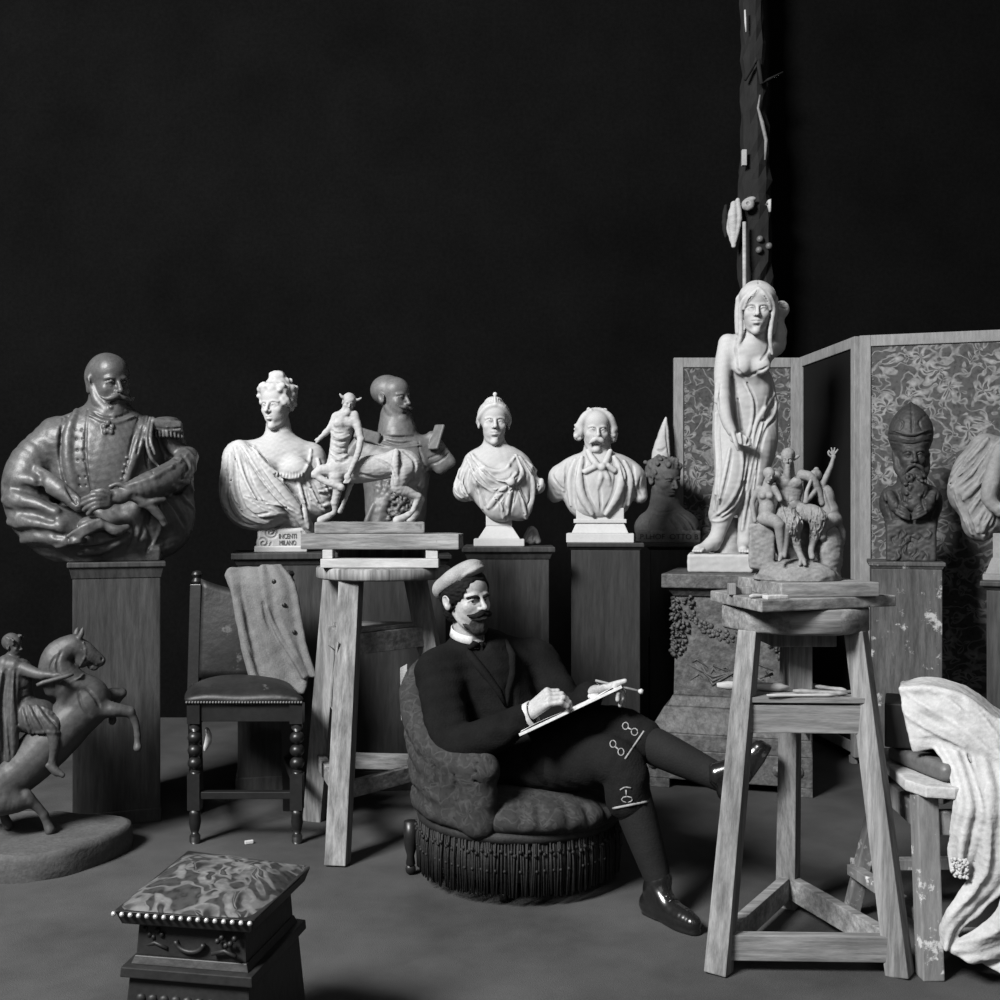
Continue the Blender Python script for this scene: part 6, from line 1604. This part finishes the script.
AC = Vector((.07, 3.97, 0))
def armchair():
    root = empty('armchair', AC, 'low round upholstered armchair with rolled arms and long fringe, occupied by the man', 'armchair')
    b_, n_ = np.array((-.78, .62, 0)), np.array((-.62, -.78, 0)); c = np.array((AC.x, AC.y, 0))
    top = lambda th: .47 + .27 * (.5 + .5 * math.cos(min(abs(th), 105) / 105 * math.pi))
    rad = lambda z: .355 + .055 * max(0, (z - .33)) / .45
    def pos(th, z, dr=0): a = R(th); return c + (rad(z) + dr) * (math.cos(a) * b_ + math.sin(a) * n_) + np.array((0, 0, z))
    S = Sculpt(((-.50, 3.40, .18), (.60, 4.56, .92)), .0075, px=False)
    T = np.linspace(-108, 108, 37)
    for a, b2 in zip(T[:-1], T[1:]):
        for f in (0, .34, .67, 1.0):
            za, zb = .30 + (top(a) - .30) * f, .30 + (top(b2) - .30) * f
            S._cap(pos(a, za), pos(b2, zb), .045, .045, .03, 'u')
        S._cap(pos(a, top(a), -.005), pos(b2, top(b2), -.005), .052, .052, .015, 'u')
    # vertical quilting on the inside and outside
    for a in np.linspace(-96, 96, 17):
        S.tube([pos(a, .36, .045), pos(a, .36 + (top(a) - .36) * .5, .05), pos(a, top(a) - .02, .05)], [.004, .007, .005], .012, 's', 3)
        S.tube([pos(a, .42, -.05), pos(a, top(a) - .02, -.052)], [.006, .006], .012, 's', 3)
    for sg in (-1, 1):     # rolled arm ends
        p = pos(sg * 106, .475)
        f = np.array((.78, -.62, 0)) * .02
        S.tube([p - f * 2, p + f], [.05, .054], .02); S.tube([p + f * 2.6, p + f * 2.9], [.028, .024], .012)
        S.tube([p + np.array((0, 0, -.05)), pos(sg * 106, .36), pos(sg * 106, .27)], [.04, .05, .055], .03)
        for q in range(10):
            a = q * .628; s2 = n_ * math.cos(a) + np.array((0, 0, 1)) * math.sin(a)
            S.tube([p + f * 2.0 + s2 * .024, p + f * 1.0 + s2 * .054], [.004, .006], .006, 's', 3)
    S.noise(.004, .12, 4); S.noise(.003, .05, 8)
    S.build('back', M['uphol'], root)
    Q = Sculpt(((-.36, 3.54, .17), (.52, 4.42, .42)), .007, px=False)
    Q.ell((AC.x + .035, AC.y - .03, .29), (.37, .37, .105)); Q.ell((AC.x, AC.y, .25), (.345, .345, .07), .02)
    for q in range(26):
        a = q * .2417 + .1 * math.sin(q * 3); d = np.array((math.cos(a), math.sin(a), 0)); o = np.array((AC.x + .035, AC.y - .03, 0))
        Q.tube([o + d * .26 + np.array((0, 0, .392)), o + d * .32 + np.array((0, 0, .355)), o + d * .385 + np.array((0, 0, .28))], [.004, .009, .008], .025, 's', 3)
    Q.noise(.005, .13, 2); Q.noise(.002, .05, 3); Q.ell((AC.x - .01, AC.y + .02, .44), (.25, .25, .075), .05, 's')
    Q.cut((0, 0, -1), -.20)
    Q.build('seat', M['uphol'], root)
    b = MB(); b.lathe([(.30, .06), (.335, .08), (.345, .20), (.345, .245), (.30, .25)], AC, n=48); b.build('seat_frame', M['dark_wood'], root)
    b = MB(); b.lathe([(.352, .212), (.378, .222), (.384, .238), (.378, .254), (.352, .262)], AC, n=64); br = b.build('braid', M['fringe'], root)
    b = MB(); rg = random.Random(6)
    for i in range(420):
        a = 2 * math.pi * i / 420 + rg.uniform(-.008, .008); r = .372 + rg.uniform(-.006, .008); d = Vector((math.cos(a), math.sin(a), 0))
        z1 = .035 + rg.uniform(0, .014)
        w_ = Vector((-d.y, d.x, 0)) * rg.uniform(-.008, .008)
        b.tube([AC + d * r + Z3 * .225, AC + d * (r + .006) + w_ * .4 + Z3 * .15, AC + d * (r + .002) + w_ + Z3 * z1], [.0030, .0040, .0030], 5)
        if i % 3 == 0: b.sphere(AC + d * (r + .008) + Z3 * (.185 + .012 * (i % 2)), .0075, 6)
        if i % 5 == 0: b.sphere(AC + d * (r + .008) + Z3 * .13, .006, 6)
    tag(b.build('fringe', M['fringe'], root), kind='stuff')
    for th in (42, 118, -62, -140):
        a = R(th); d = Vector(math.cos(a) * b_ + math.sin(a) * n_); p = AC + d * (.408 if th == 42 else .315)
        b = MB(); b.lathe([(.012, .03), (.018, .04), (.014, .07), (.022, .10), (.026, .14), (.026, .20)], p, n=12)
        b.lathe([(0, -.012), (.018, -.012), (.02, 0), (.018, .012), (0, .012)], p + Z3 * .0205, tuple(Vector((-d.y, d.x, 0))), 14); b.build('leg', M['dark_wood'], root)
armchair()

# ------------------------------------------------------------------ the seated man
V3 = lambda *p: np.array(p, float)
def hand(S, wrist, knuck, normal, curls_, size=1.0, thumb=None, spread=.021):
    """palm from wrist to knuckles; normal = back of the hand; curls_ = finger bend in degrees for index..little"""
    w, k = V3(*wrist), V3(*knuck); d = k - w; L_ = np.linalg.norm(d); d /= L_
    n = V3(*normal); n -= d * (n @ d); n /= np.linalg.norm(n); s = np.cross(d, n)
    S.tube([tuple(w - d * .05), tuple(w)], [.027 * size, .025 * size], .01)
    for q, (o, ln, r) in enumerate(((1.5, .95, .0098), (.5, 1.05, .010), (-.5, .98, .0096), (-1.5, .78, .0086))):
        base = k + s * (o * spread * size) - d * (abs(o) * .004)
        S.tube([tuple(w + s * (o * .011)), tuple(base)], [.017 * size, .0125 * size], .012)
        p, a = base, 0; pts = [tuple(p)]
        for seg, bend in zip((.044, .027, .022), curls_[q]):
            a += R(bend); p = p + (d * math.cos(a) - n * math.sin(a)) * (seg * ln * size); pts.append(tuple(p))
        for a1, b1, r1 in zip(pts[:-1], pts[1:], (1, .93, .85)): S._cap(V3(*a1), V3(*b1), r * r1 * size, r * (r1 - .06) * size, .004, 'u')
    if thumb:
        S.tube([tuple(w + s * .018 + d * .02)] + [tuple(t) for t in thumb], [.014 * size, .0125 * size, .011 * size, .0088 * size][:len(thumb) + 1], .008)

HO, HS, HY, HP, HR_ = (-.128, 3.93, 1.033), .244, 40, -2, -3
def person():
    root_loc = (.05, 3.97, .37)
    rsh, lsh = V3(-.222, 3.875, .775), V3(.136, 4.075, .775)
    rel, lel = V3(-.150, 3.715, .545), V3(.27, 3.96, .60)
    rwr, lwr = V3(.092, 3.60, .660), V3(.335, 3.745, .712)
    pel, chest, neck = V3(.05, 3.965, .49), V3(-.045, 3.985, .70), V3(-.112, 3.975, .87)
    rhip, rkn, ran = V3(.03, 3.90, .45), V3(.415, 3.605, .495), V3(.535, 3.535, .115)
    lhip, lkn, lan = V3(.10, 4.00, .475), V3(.415, 3.735, .592), V3(.775, 3.525, .45)
    # skin: one continuous figure (the clothes lie over it), head and hands in finer clay
    B = Sculpt(((-.36, 3.35, .0), (.95, 4.25, .98)), .0085, px=False)
    B.tube([pel, (pel + chest) / 2, chest, neck], [.13, .125, .135, .062], .05); B.tube([rsh, (rsh + lsh) / 2 + V3(-.03, .02, .02), lsh], [.058, .075, .058], .05)
    B.tube([rsh, rel, rwr], [.052, .042, .026], .03, n=6); B.tube([lsh, lel, lwr], [.052, .042, .026], .03, n=6)
    B.tube([rhip, rkn], [.085, .058], .04); B.tube([rkn, rkn * .6 + ran * .4, ran], [.056, .05, .034], .02)
    B.tube([lhip, lkn], [.085, .058], .04); B.tube([lkn, lkn * .6 + lan * .4, lan], [.056, .05, .034], .02)
    B.tube([ran, (.545, 3.52, .05), (.62, 3.41, .03)], [.034, .032, .022], .02); B.tube([lan, (.79, 3.51, .45), (.86, 3.475, .55)], [.034, .03, .022], .02)
    me = B.mesh('person')
    Hd = Sculpt(((-.29, 3.73, .85), (.03, 4.13, 1.20)), .0024, px=False)
    Hd.tube([(-.108, 3.975, .84), (-.122, 3.96, .95)], [.058, .057], .01)
    head(Hd, HO, HS, HY, HP, HR_, brow=1.15, nose=1.12, fat=1.04)
    me2 = Hd.mesh('hd')
    Hn = Sculpt(((.02, 3.44, .60), (.28, 3.68, .80)), .0022, px=False)
    hand(Hn, tuple(rwr + V3(.01, -.005, .016)), (.166, 3.560, .734), (-.38, -.50, .78), ((36, 50, 30), (40, 52, 32), (44, 54, 34), (48, 54, 36)), 1.05, thumb=[(.165, 3.60, .712), (.195, 3.585, .714), (.217, 3.57, .706)])
    me3 = Hn.mesh('hr')
    Hl = Sculpt(((.28, 3.52, .64), (.52, 3.80, .84)), .0022, px=False)
    hand(Hl, tuple(lwr + V3(.005, -.01, .008)), (.395, 3.672, .752), (-.10, .25, 1), ((20, 45, 40), (35, 50, 40), (45, 55, 40), (50, 60, 40)), 1.0, thumb=[(.375, 3.655, .752), (.405, 3.625, .768), (.43, 3.615, .778)])
    me4 = Hl.mesh('hl')
    bm = bmesh.new()
    for m_ in (me, me2, me3, me4): bm.from_mesh(m_)
    bm.to_mesh(me); bm.free()
    root = link_mesh('person', me, M['skin'], None, root_loc, smooth=True)
    tag(root, 'man in cap and dark suit seated cross-legged in the low armchair, drawing on a board', 'person')
    # --- jacket
    J = Sculpt(((-.40, 3.45, .33), (.44, 4.30, .95)), .0062, px=False)
    J.tube([pel + V3(0, 0, -.02), V3(0, 3.975, .60), chest, chest + V3(-.02, 0, .07)], [.165, .165, .165, .14], .05)
    J.tube([rsh + V3(0, 0, -.005), (rsh + lsh) / 2 + V3(-.03, .02, .0), lsh + V3(0, 0, -.005)], [.080, .095, .080], .05)
    J.tube([rsh + V3(.02, 0, .005), neck + V3(-.014, .01, -.014)], [.062, .062], .05); J.tube([lsh + V3(-.02, 0, .01), neck + V3(.02, .01, -.022)], [.075, .062], .05)
    J.tube([rsh, rel * .5 + rsh * .5 + V3(-.018, -.01, 0), rel, rel * .5 + rwr * .5 + V3(0, -.01, -.012), rwr + V3(-.012, .006, -.004)], [.086, .082, .073, .062, .048], .03, n=6)
    J.tube([lsh, lel * .5 + lsh * .5, lel, lel * .5 + lwr * .5, lwr + V3(-.012, .02, -.006)], [.084, .08, .07, .06, .046], .03, n=6)
    J.tube([pel + V3(.0, -.02, -.03), rhip * .6 + rkn * .4 + V3(0, 0, .0)], [.15, .118], .05); J.tube([pel + V3(.02, .02, -.02), lhip * .6 + lkn * .4], [.15, .118], .05)
    # creases at elbow, lapel edges, front opening
    for p, r in (((rel + V3(-.05, -.06, .09), rel + V3(.01, -.085, .09), rel + V3(.06, -.05, .10)), .006),
                 ((rel + V3(-.07, -.03, .13), rel + V3(-.02, -.075, .13), rel + V3(.03, -.06, .14)), .006), ((V3(.0, 3.56, .54), V3(.02, 3.55, .60), V3(.01, 3.59, .66)), .006),
                 ((V3(.03, 3.83, .72), V3(.05, 3.83, .62), V3(.09, 3.84, .53)), .006)): J.tube(list(p), [r * .3, r, r * .3], .03, 's')
    J.ell((-.112, 3.95, .915), (.066, .066, .055), .015, 's'); J.tube([V3(-.098, 3.93, .90), V3(-.07, 3.885, .875)], [.045, .03], .015, 's')
    J.noise(.010, .22, 3); J.noise(.004, .07, 5)
    J.build('jacket', M['jacket'], root)
    def surf(S, u, v): return ray_hit(S, u, v)
    # lapels as folded cloth bands on the chest
    b = MB()
    for pts in ([(462, 640), (470, 655), (484, 672), (498, 690), (506, 706)], [(505, 640), (512, 655), (512, 675), (508, 690), (507, 706)]):
        P = [surf(J, u, v) for u, v in pts]; P = [p + Vector((0, -.004, 0)) for p in P if p]
        if len(P) > 2: b.tube(P, [.010, .016, .016, .012, .006][:len(P)], 8)
    b.build('lapels', M['jacket'], root)
    # --- trousers (knee breeches) with embroidered bands, stockings, shoes
    T = Sculpt(((-.16, 3.44, .28), (.60, 4.20, .74)), .006, px=False)
    rc, lc = rkn + (ran - rkn) * .30, lkn + (lan - lkn) * .24
    T.tube([rhip, (rhip + rkn) / 2, rkn + V3(-.012, 0, 0), rc + V3(-.012, 0, 0)], [.125, .106, .084, .078], .03, n=6); T.tube([lhip, (lhip + lkn) / 2, lkn, lc], [.125, .104, .078, .074], .03, n=6); T.ell(tuple(pel + V3(0, 0, -.03)), (.17, .16, .12), .05)
    for q in range(5): T.tube([lhip + (lkn - lhip) * (.35 + .1 * q) + V3(-.02, -.10, .03 - .02 * q), lhip + (lkn - lhip) * (.5 + .1 * q) + V3(0, -.10, -.05)], [.004, .008], .02, 's')
    T.noise(.006, .16, 6); T.noise(.003, .06, 7)
    dn = (ran - rkn) / np.linalg.norm(ran - rkn); dl = (lan - lkn) / np.linalg.norm(lan - lkn)
    tr = T.build('trousers', M['trousers'], root)
    K = MB()
    def stroke(pts, r=.0028):
        P = [surf(T, u, v) for u, v in pts]; P = [p + Vector((0, -.0015, .0005)) for p in P if p is not None]
        if len(P) > 1: K.tube(P, r, 6)
    def loop(u, v, a, b2, n=10): stroke([(u + a * math.cos(t * 6.2832 / n), v + b2 * math.sin(t * 6.2832 / n)) for t in range(n + 1)], .0022)
    loop(625.5, 726, 3, 3.6); loop(634.5, 732, 3.2, 3.6); stroke([(628, 728), (632, 730)]); loop(613, 744, 3, 3.6); loop(621, 752, 3, 3.6); stroke([(615.5, 747), (618.5, 749.5)])
    stroke([(644 - 19 * t / 16, 731 + 28 * t / 16) for t in range(17)], .0036)
    loop(627, 799.5, 5.5, 3, 8); stroke([(626.5, 796), (626, 790)]); stroke([(620, 790), (625, 787), (631, 788)]); stroke([(613 + 35 * t / 14, 808.5 - 7 * t / 14) for t in range(15)], .0042)
    if K.v: tag(K.build('embroidery', M['embroid'], tr), 'pale embroidered bands')
    G = Sculpt(((.36, 3.40, .05), (.90, 3.84, .66)), .005, px=False)
    G.tube([rkn + (ran - rkn) * .2, rkn + (ran - rkn) * .45, ran], [.064, .066, .044], .02, n=6)
    G.build('stocking', M['stocking'], root)
    G = Sculpt(((.36, 3.40, .35), (.90, 3.84, .68)), .005, px=False); G.tube([lkn + (lan - lkn) * .15, lkn + (lan - lkn) * .42, lan], [.062, .064, .042], .02, n=6)
    G.build('stocking', M['stocking'], root)
    def shoe(heel, toe, up, ank):
        heel, toe, up, ank = [V3(*t) for t in (heel, toe, up, ank)]; d = (toe - heel); L_ = np.linalg.norm(d); d /= L_; up = up - d * (up @ d); up /= np.linalg.norm(up); s = np.cross(d, up)
        allp = np.array([heel, toe, ank]); S = Sculpt((tuple(allp.min(0) - .075), tuple(allp.max(0) + .075)), .0034, px=False)
        S.tube([heel + up * .035, heel + d * .06 + up * .035], [.036, .038], .02); S.tube([heel + d * .05 + up * .03, heel + d * .14 + up * .033, heel + d * (L_ - .035) + up * .030], [.036, .040, .030], .02)
        S.tube([heel + d * .012 + up * .04, ank], [.038, .044], .02); S.tube([heel + d * .10 + up * .045, heel + d * .03 + up * .095], [.034, .040], .02)
        X, Y, Z = S._pts((slice(None),) * 3); hgt = (X - heel[0]) * up[0] + (Y - heel[1]) * up[1] + (Z - heel[2]) * up[2]
        S.F = np.maximum(S.F, (.008 - hgt).astype(np.float32))
        A, C = heel - d * .03, heel + d * L_
        # sole and heel block
        S.tube([heel + up * .006, heel + d * .05 + up * .006], [.030, .031], .002); S.tube([heel + d * .06 + up * .006, heel + d * .15 + up * .006, heel + d * (L_ - .03) + up * .006], [.026, .037, .026], .002)
        S.F = np.maximum(S.F, (-hgt).astype(np.float32)); S.dm = None
        o = S.build('shoe', M['shoe'], root)
        b = MB()
        for q in range(4): p = heel + d * (.075 + .018 * q) + up * (.098 - .010 * q); b.tube([tuple(p - s * .018), tuple(p + up * .006), tuple(p + s * .018)], .0025, 6)
        b.build('laces', M['shoe'], o)
    shoe((.508, 3.553, .001), (.640, 3.362, .001), (0, 0, 1), tuple(ran + V3(0, 0, .01)))
    shoe((.792, 3.50, .408), (.900, 3.462, .590), (-.75, .15, .38), tuple(lan))
    # --- linen
    b = MB(); nc = Vector((-.118, 3.952, .912)); fr = Vector((math.sin(R(38)), -math.cos(R(38)), 0)); sd = Vector((fr.y, -fr.x, 0))
    rows = []
    for q in range(41):
        a = R(-158 + 316 * q / 40); d = -fr * math.cos(a) + sd * math.sin(a); k = (1 - math.cos(a)) / 2
        base = nc + d * .066 + Z3 * (.012 - .040 * k); rows.append([base - Z3 * .016 + d * .004, base, base + Z3 * .014 - d * .002])
    co_ = grid_mesh('collar', rows, M['white'], root, thick=.004)
    b = MB(); kp = nc + fr * .075 + Z3 * (-.045)
    b.sphere(kp, .014, 10, (1, .8, 1))
    for s_ in (-1, 1): b.tube([kp, kp + sd * (s_ * .03) + Z3 * .006, kp + sd * (s_ * .055) - Z3 * .006], [.007, .014, .008], 8)
    b.tube([kp, kp - Z3 * .05 + fr * .012], [.008, .013], 8)
    b.build('bow_tie', M['jacket'], root)
    b = MB(); P0 = Vector(tuple(rwr + V3(-.004, .002, .0))); ax_ = (Vector(tuple(rwr - rel))).normalized()
    b.lathe([(.042, -.014), (.045, .014), (.039, .015), (.036, -.014)], P0 + ax_ * .016, tuple(ax_), 20); b.build('shirt_cuff', M['white'], root)
    b = MB(); P0 = Vector(tuple(lwr + V3(-.004, .008, .0))); ax_ = (Vector(tuple(lwr - lel))).normalized()
    b.lathe([(.038, -.010), (.040, .010), (.034, .011), (.032, -.010)], P0, tuple(ax_), 20); b.build('shirt_cuff', M['white'], root)
    # --- hair, brows, moustache, beard, cap, eyes
    box = ((-.30, 3.72, .86), (.04, 4.14, 1.22)); RR = rot(HY, HP, HR_)
    def fsc(h=.0026): S = Sculpt(box, h, px=False); S.frame(HO, RR, HS); return S
    S = fsc(); S.ell((0, .06, .165), (.366, .455, .38), .01); S.ell((0, .14, -.10), (.29, .30, .30), .06); S.tube([(-.31, -.02, .1), (-.315, -.03, -.1)], [.04, .025], .02); S.tube([(.31, -.02, .1), (.315, -.03, -.1)], [.04, .025], .02)
    S.ell((0, -.44, -.05), (.315, .385, .365), .015, 's'); S.ell((0, -.38, -.3), (.5, .42, .4), .02, 's'); S.boxp((0, .1, -.52), (.5, .6, .2), 0, .02, 's')
    for sx in (-1, 1): S.ell((sx * .37, .05, -.03), (.09, .09, .13), .02, 's')
    S.boxp((-.146, .374, .511), (.8, .9, .40), 0, .01, 's', rt=rot(0, -28, -11))
    S.frame(); S.noise(.003, .02, 4); S.build('hair', M['hair'], root)
    S = fsc(.0018)
    for sx in (-1, 1): S.tube([(sx * .040, -.372, .040), (sx * .11, -.378, .066), (sx * .215, -.30, .055)], [.022, .026, .014], .01)
    S.build('eyebrows', M['hair'], root)
    S = fsc(.0018)
    for sx in (-1, 1): S.tube([(0, -.412, -.188), (sx * .07, -.418, -.203), (sx * .14, -.375, -.222), (sx * .19, -.325, -.222), (sx * .22, -.30, -.205)], [.036, .048, .040, .026, .012], .02)
    S.frame(); S.noise(.0015, .012, 2); S.build('moustache', M['hair'], root)
    S = fsc(.0022)
    S.ell((0, -.285, -.425), (.14, .115, .115), .04); S.ell((0, -.29, -.33), (.16, .075, .09), .04); S.tube([(-.10, -.35, -.245), (0, -.40, -.246), (.10, -.35, -.245)], [.02, .03, .02], .01, 's')
    for sx in (-1, 1): S.tube([(sx * .235, .0, -.14), (sx * .20, -.05, -.25), (sx * .14, -.18, -.37), (sx * .05, -.28, -.43)], [.015, .034, .056, .06], .04)
    S.tube([(0, -.36, -.305), (0, -.35, -.38)], [.03, .05], .02)
    S.frame(); S.noise(.002, .014, 7); S.build('beard', mat('trimmed beard', .018, .8, .2, .4, 60, .4, 200), root)
    for sx in (-1, 1):
        ec = Vector(HO) + HS * Vector(tuple(RR @ V3(sx * .122, -.283, -.005))); g = Vector(tuple(RR @ V3(-.28, -.95, .03))).normalized()
        b = MB(); b.sphere(ec + g * (.0035), .0135, 14); ey = b.build('eye', M['eye_white'], root)
        b = MB(); b.sphere(ec + g * (.0118), .0068, 12); b.build('iris', M['eye_dark'], ey)
    S = fsc(.0028)
    rt = rot(0, -28, -11)
    S.ell((.01, .14, .315), (.395, .49, .20), .02, rt=rt); S.ell((-.02, .34, .18), (.31, .20, .18), .08); S.ell((0, .12, .30), (.365, .45, .13), .05, rt=rt); S.ell((0, -.24, .43), (.22, .13, .05), .06, rt=rt)
    S.ell((0, .06, .12), (.335, .415, .345), .02, 's')
    S.boxp((0, .02, -.155), (.7, .8, .24), 0, .02, 's', rt=rt)
    S.frame(); S.noise(.004, .08, 3)
    tag(S.build('cap', M['cap'], root), 'pale tweed cap')
person()

def drawing_things():
    # board with paper, edge-on to the viewer, resting on the raised thigh
    a, b_ = Vector((.066, 3.50, .612)), Vector((.42, 3.60, .757)); d = Vector((.03, .265, -.046)); e = (b_ - a).normalized(); dd = d.normalized(); n = e.cross(dd).normalized()
    if n.z < 0: n = -n
    root = empty('drawing_board', (a + b_) / 2 + d / 2, 'thin drawing board with white paper held on the man\'s knee', 'drawing board')
    b = MB(); b.prism([a, b_, b_ + d, a + d], n * .010); b.build('board', M['paper'], root, bevel=.001)
    P = []
    for i in range(12):
        t = i / 11; row = []
        for j in range(5): row.append(a + e * ((b_ - a).length * (.02 + .9 * t)) + d * (.03 + .9 * j / 4) + n * (.0125 + .004 * math.sin(t * 7 + j)))
        P.append(row)
    grid_mesh('paper_sheet', P, M['paper'], root, thick=.001)
    c = W(590, 698, 3.63); b = MB(); b.tube([c, c + Vector((.03, .0, .006))], [.014, .012], 12); b.tube([c + Vector((.0, .0, .005)), c + Vector((.004, .05, .0))], .008, 8)
    tag(b.build('eraser', M['white'], origin=c), 'small white lump of bread or eraser lying at the top of the drawing board', 'eraser')
    p, q = W(595.5, 680.5, 3.66), W(643, 692, 3.60); t = MB(); v = q - p
    root = empty('crayon_holder', (p + q) / 2, 'long thin crayon holder with a white tip held in the man\'s far hand', 'crayon holder')
    t.tube([p, p + v * .93], [.0045, .0045], 8); t.build('shaft', M['tool'], root); t = MB(); t.tube([p + v * .9, p + v * .95, q], [.004, .010, .008], 10); tag(t.build('tip', M['white'], root), 'white tip')
    # pale slip behind the chair back
    t = MB(); t.prism([W(400, 668, 4.36), W(407, 664, 4.36), W(407, 722, 4.36), W(401, 720, 4.36)], (0, .004, 0))
    tag(t.build('paper_slip', M['rag'], origin=W(405, 722, 4.36)), 'pale strip hanging behind the back of the armchair', 'paper strip')
drawing_things()
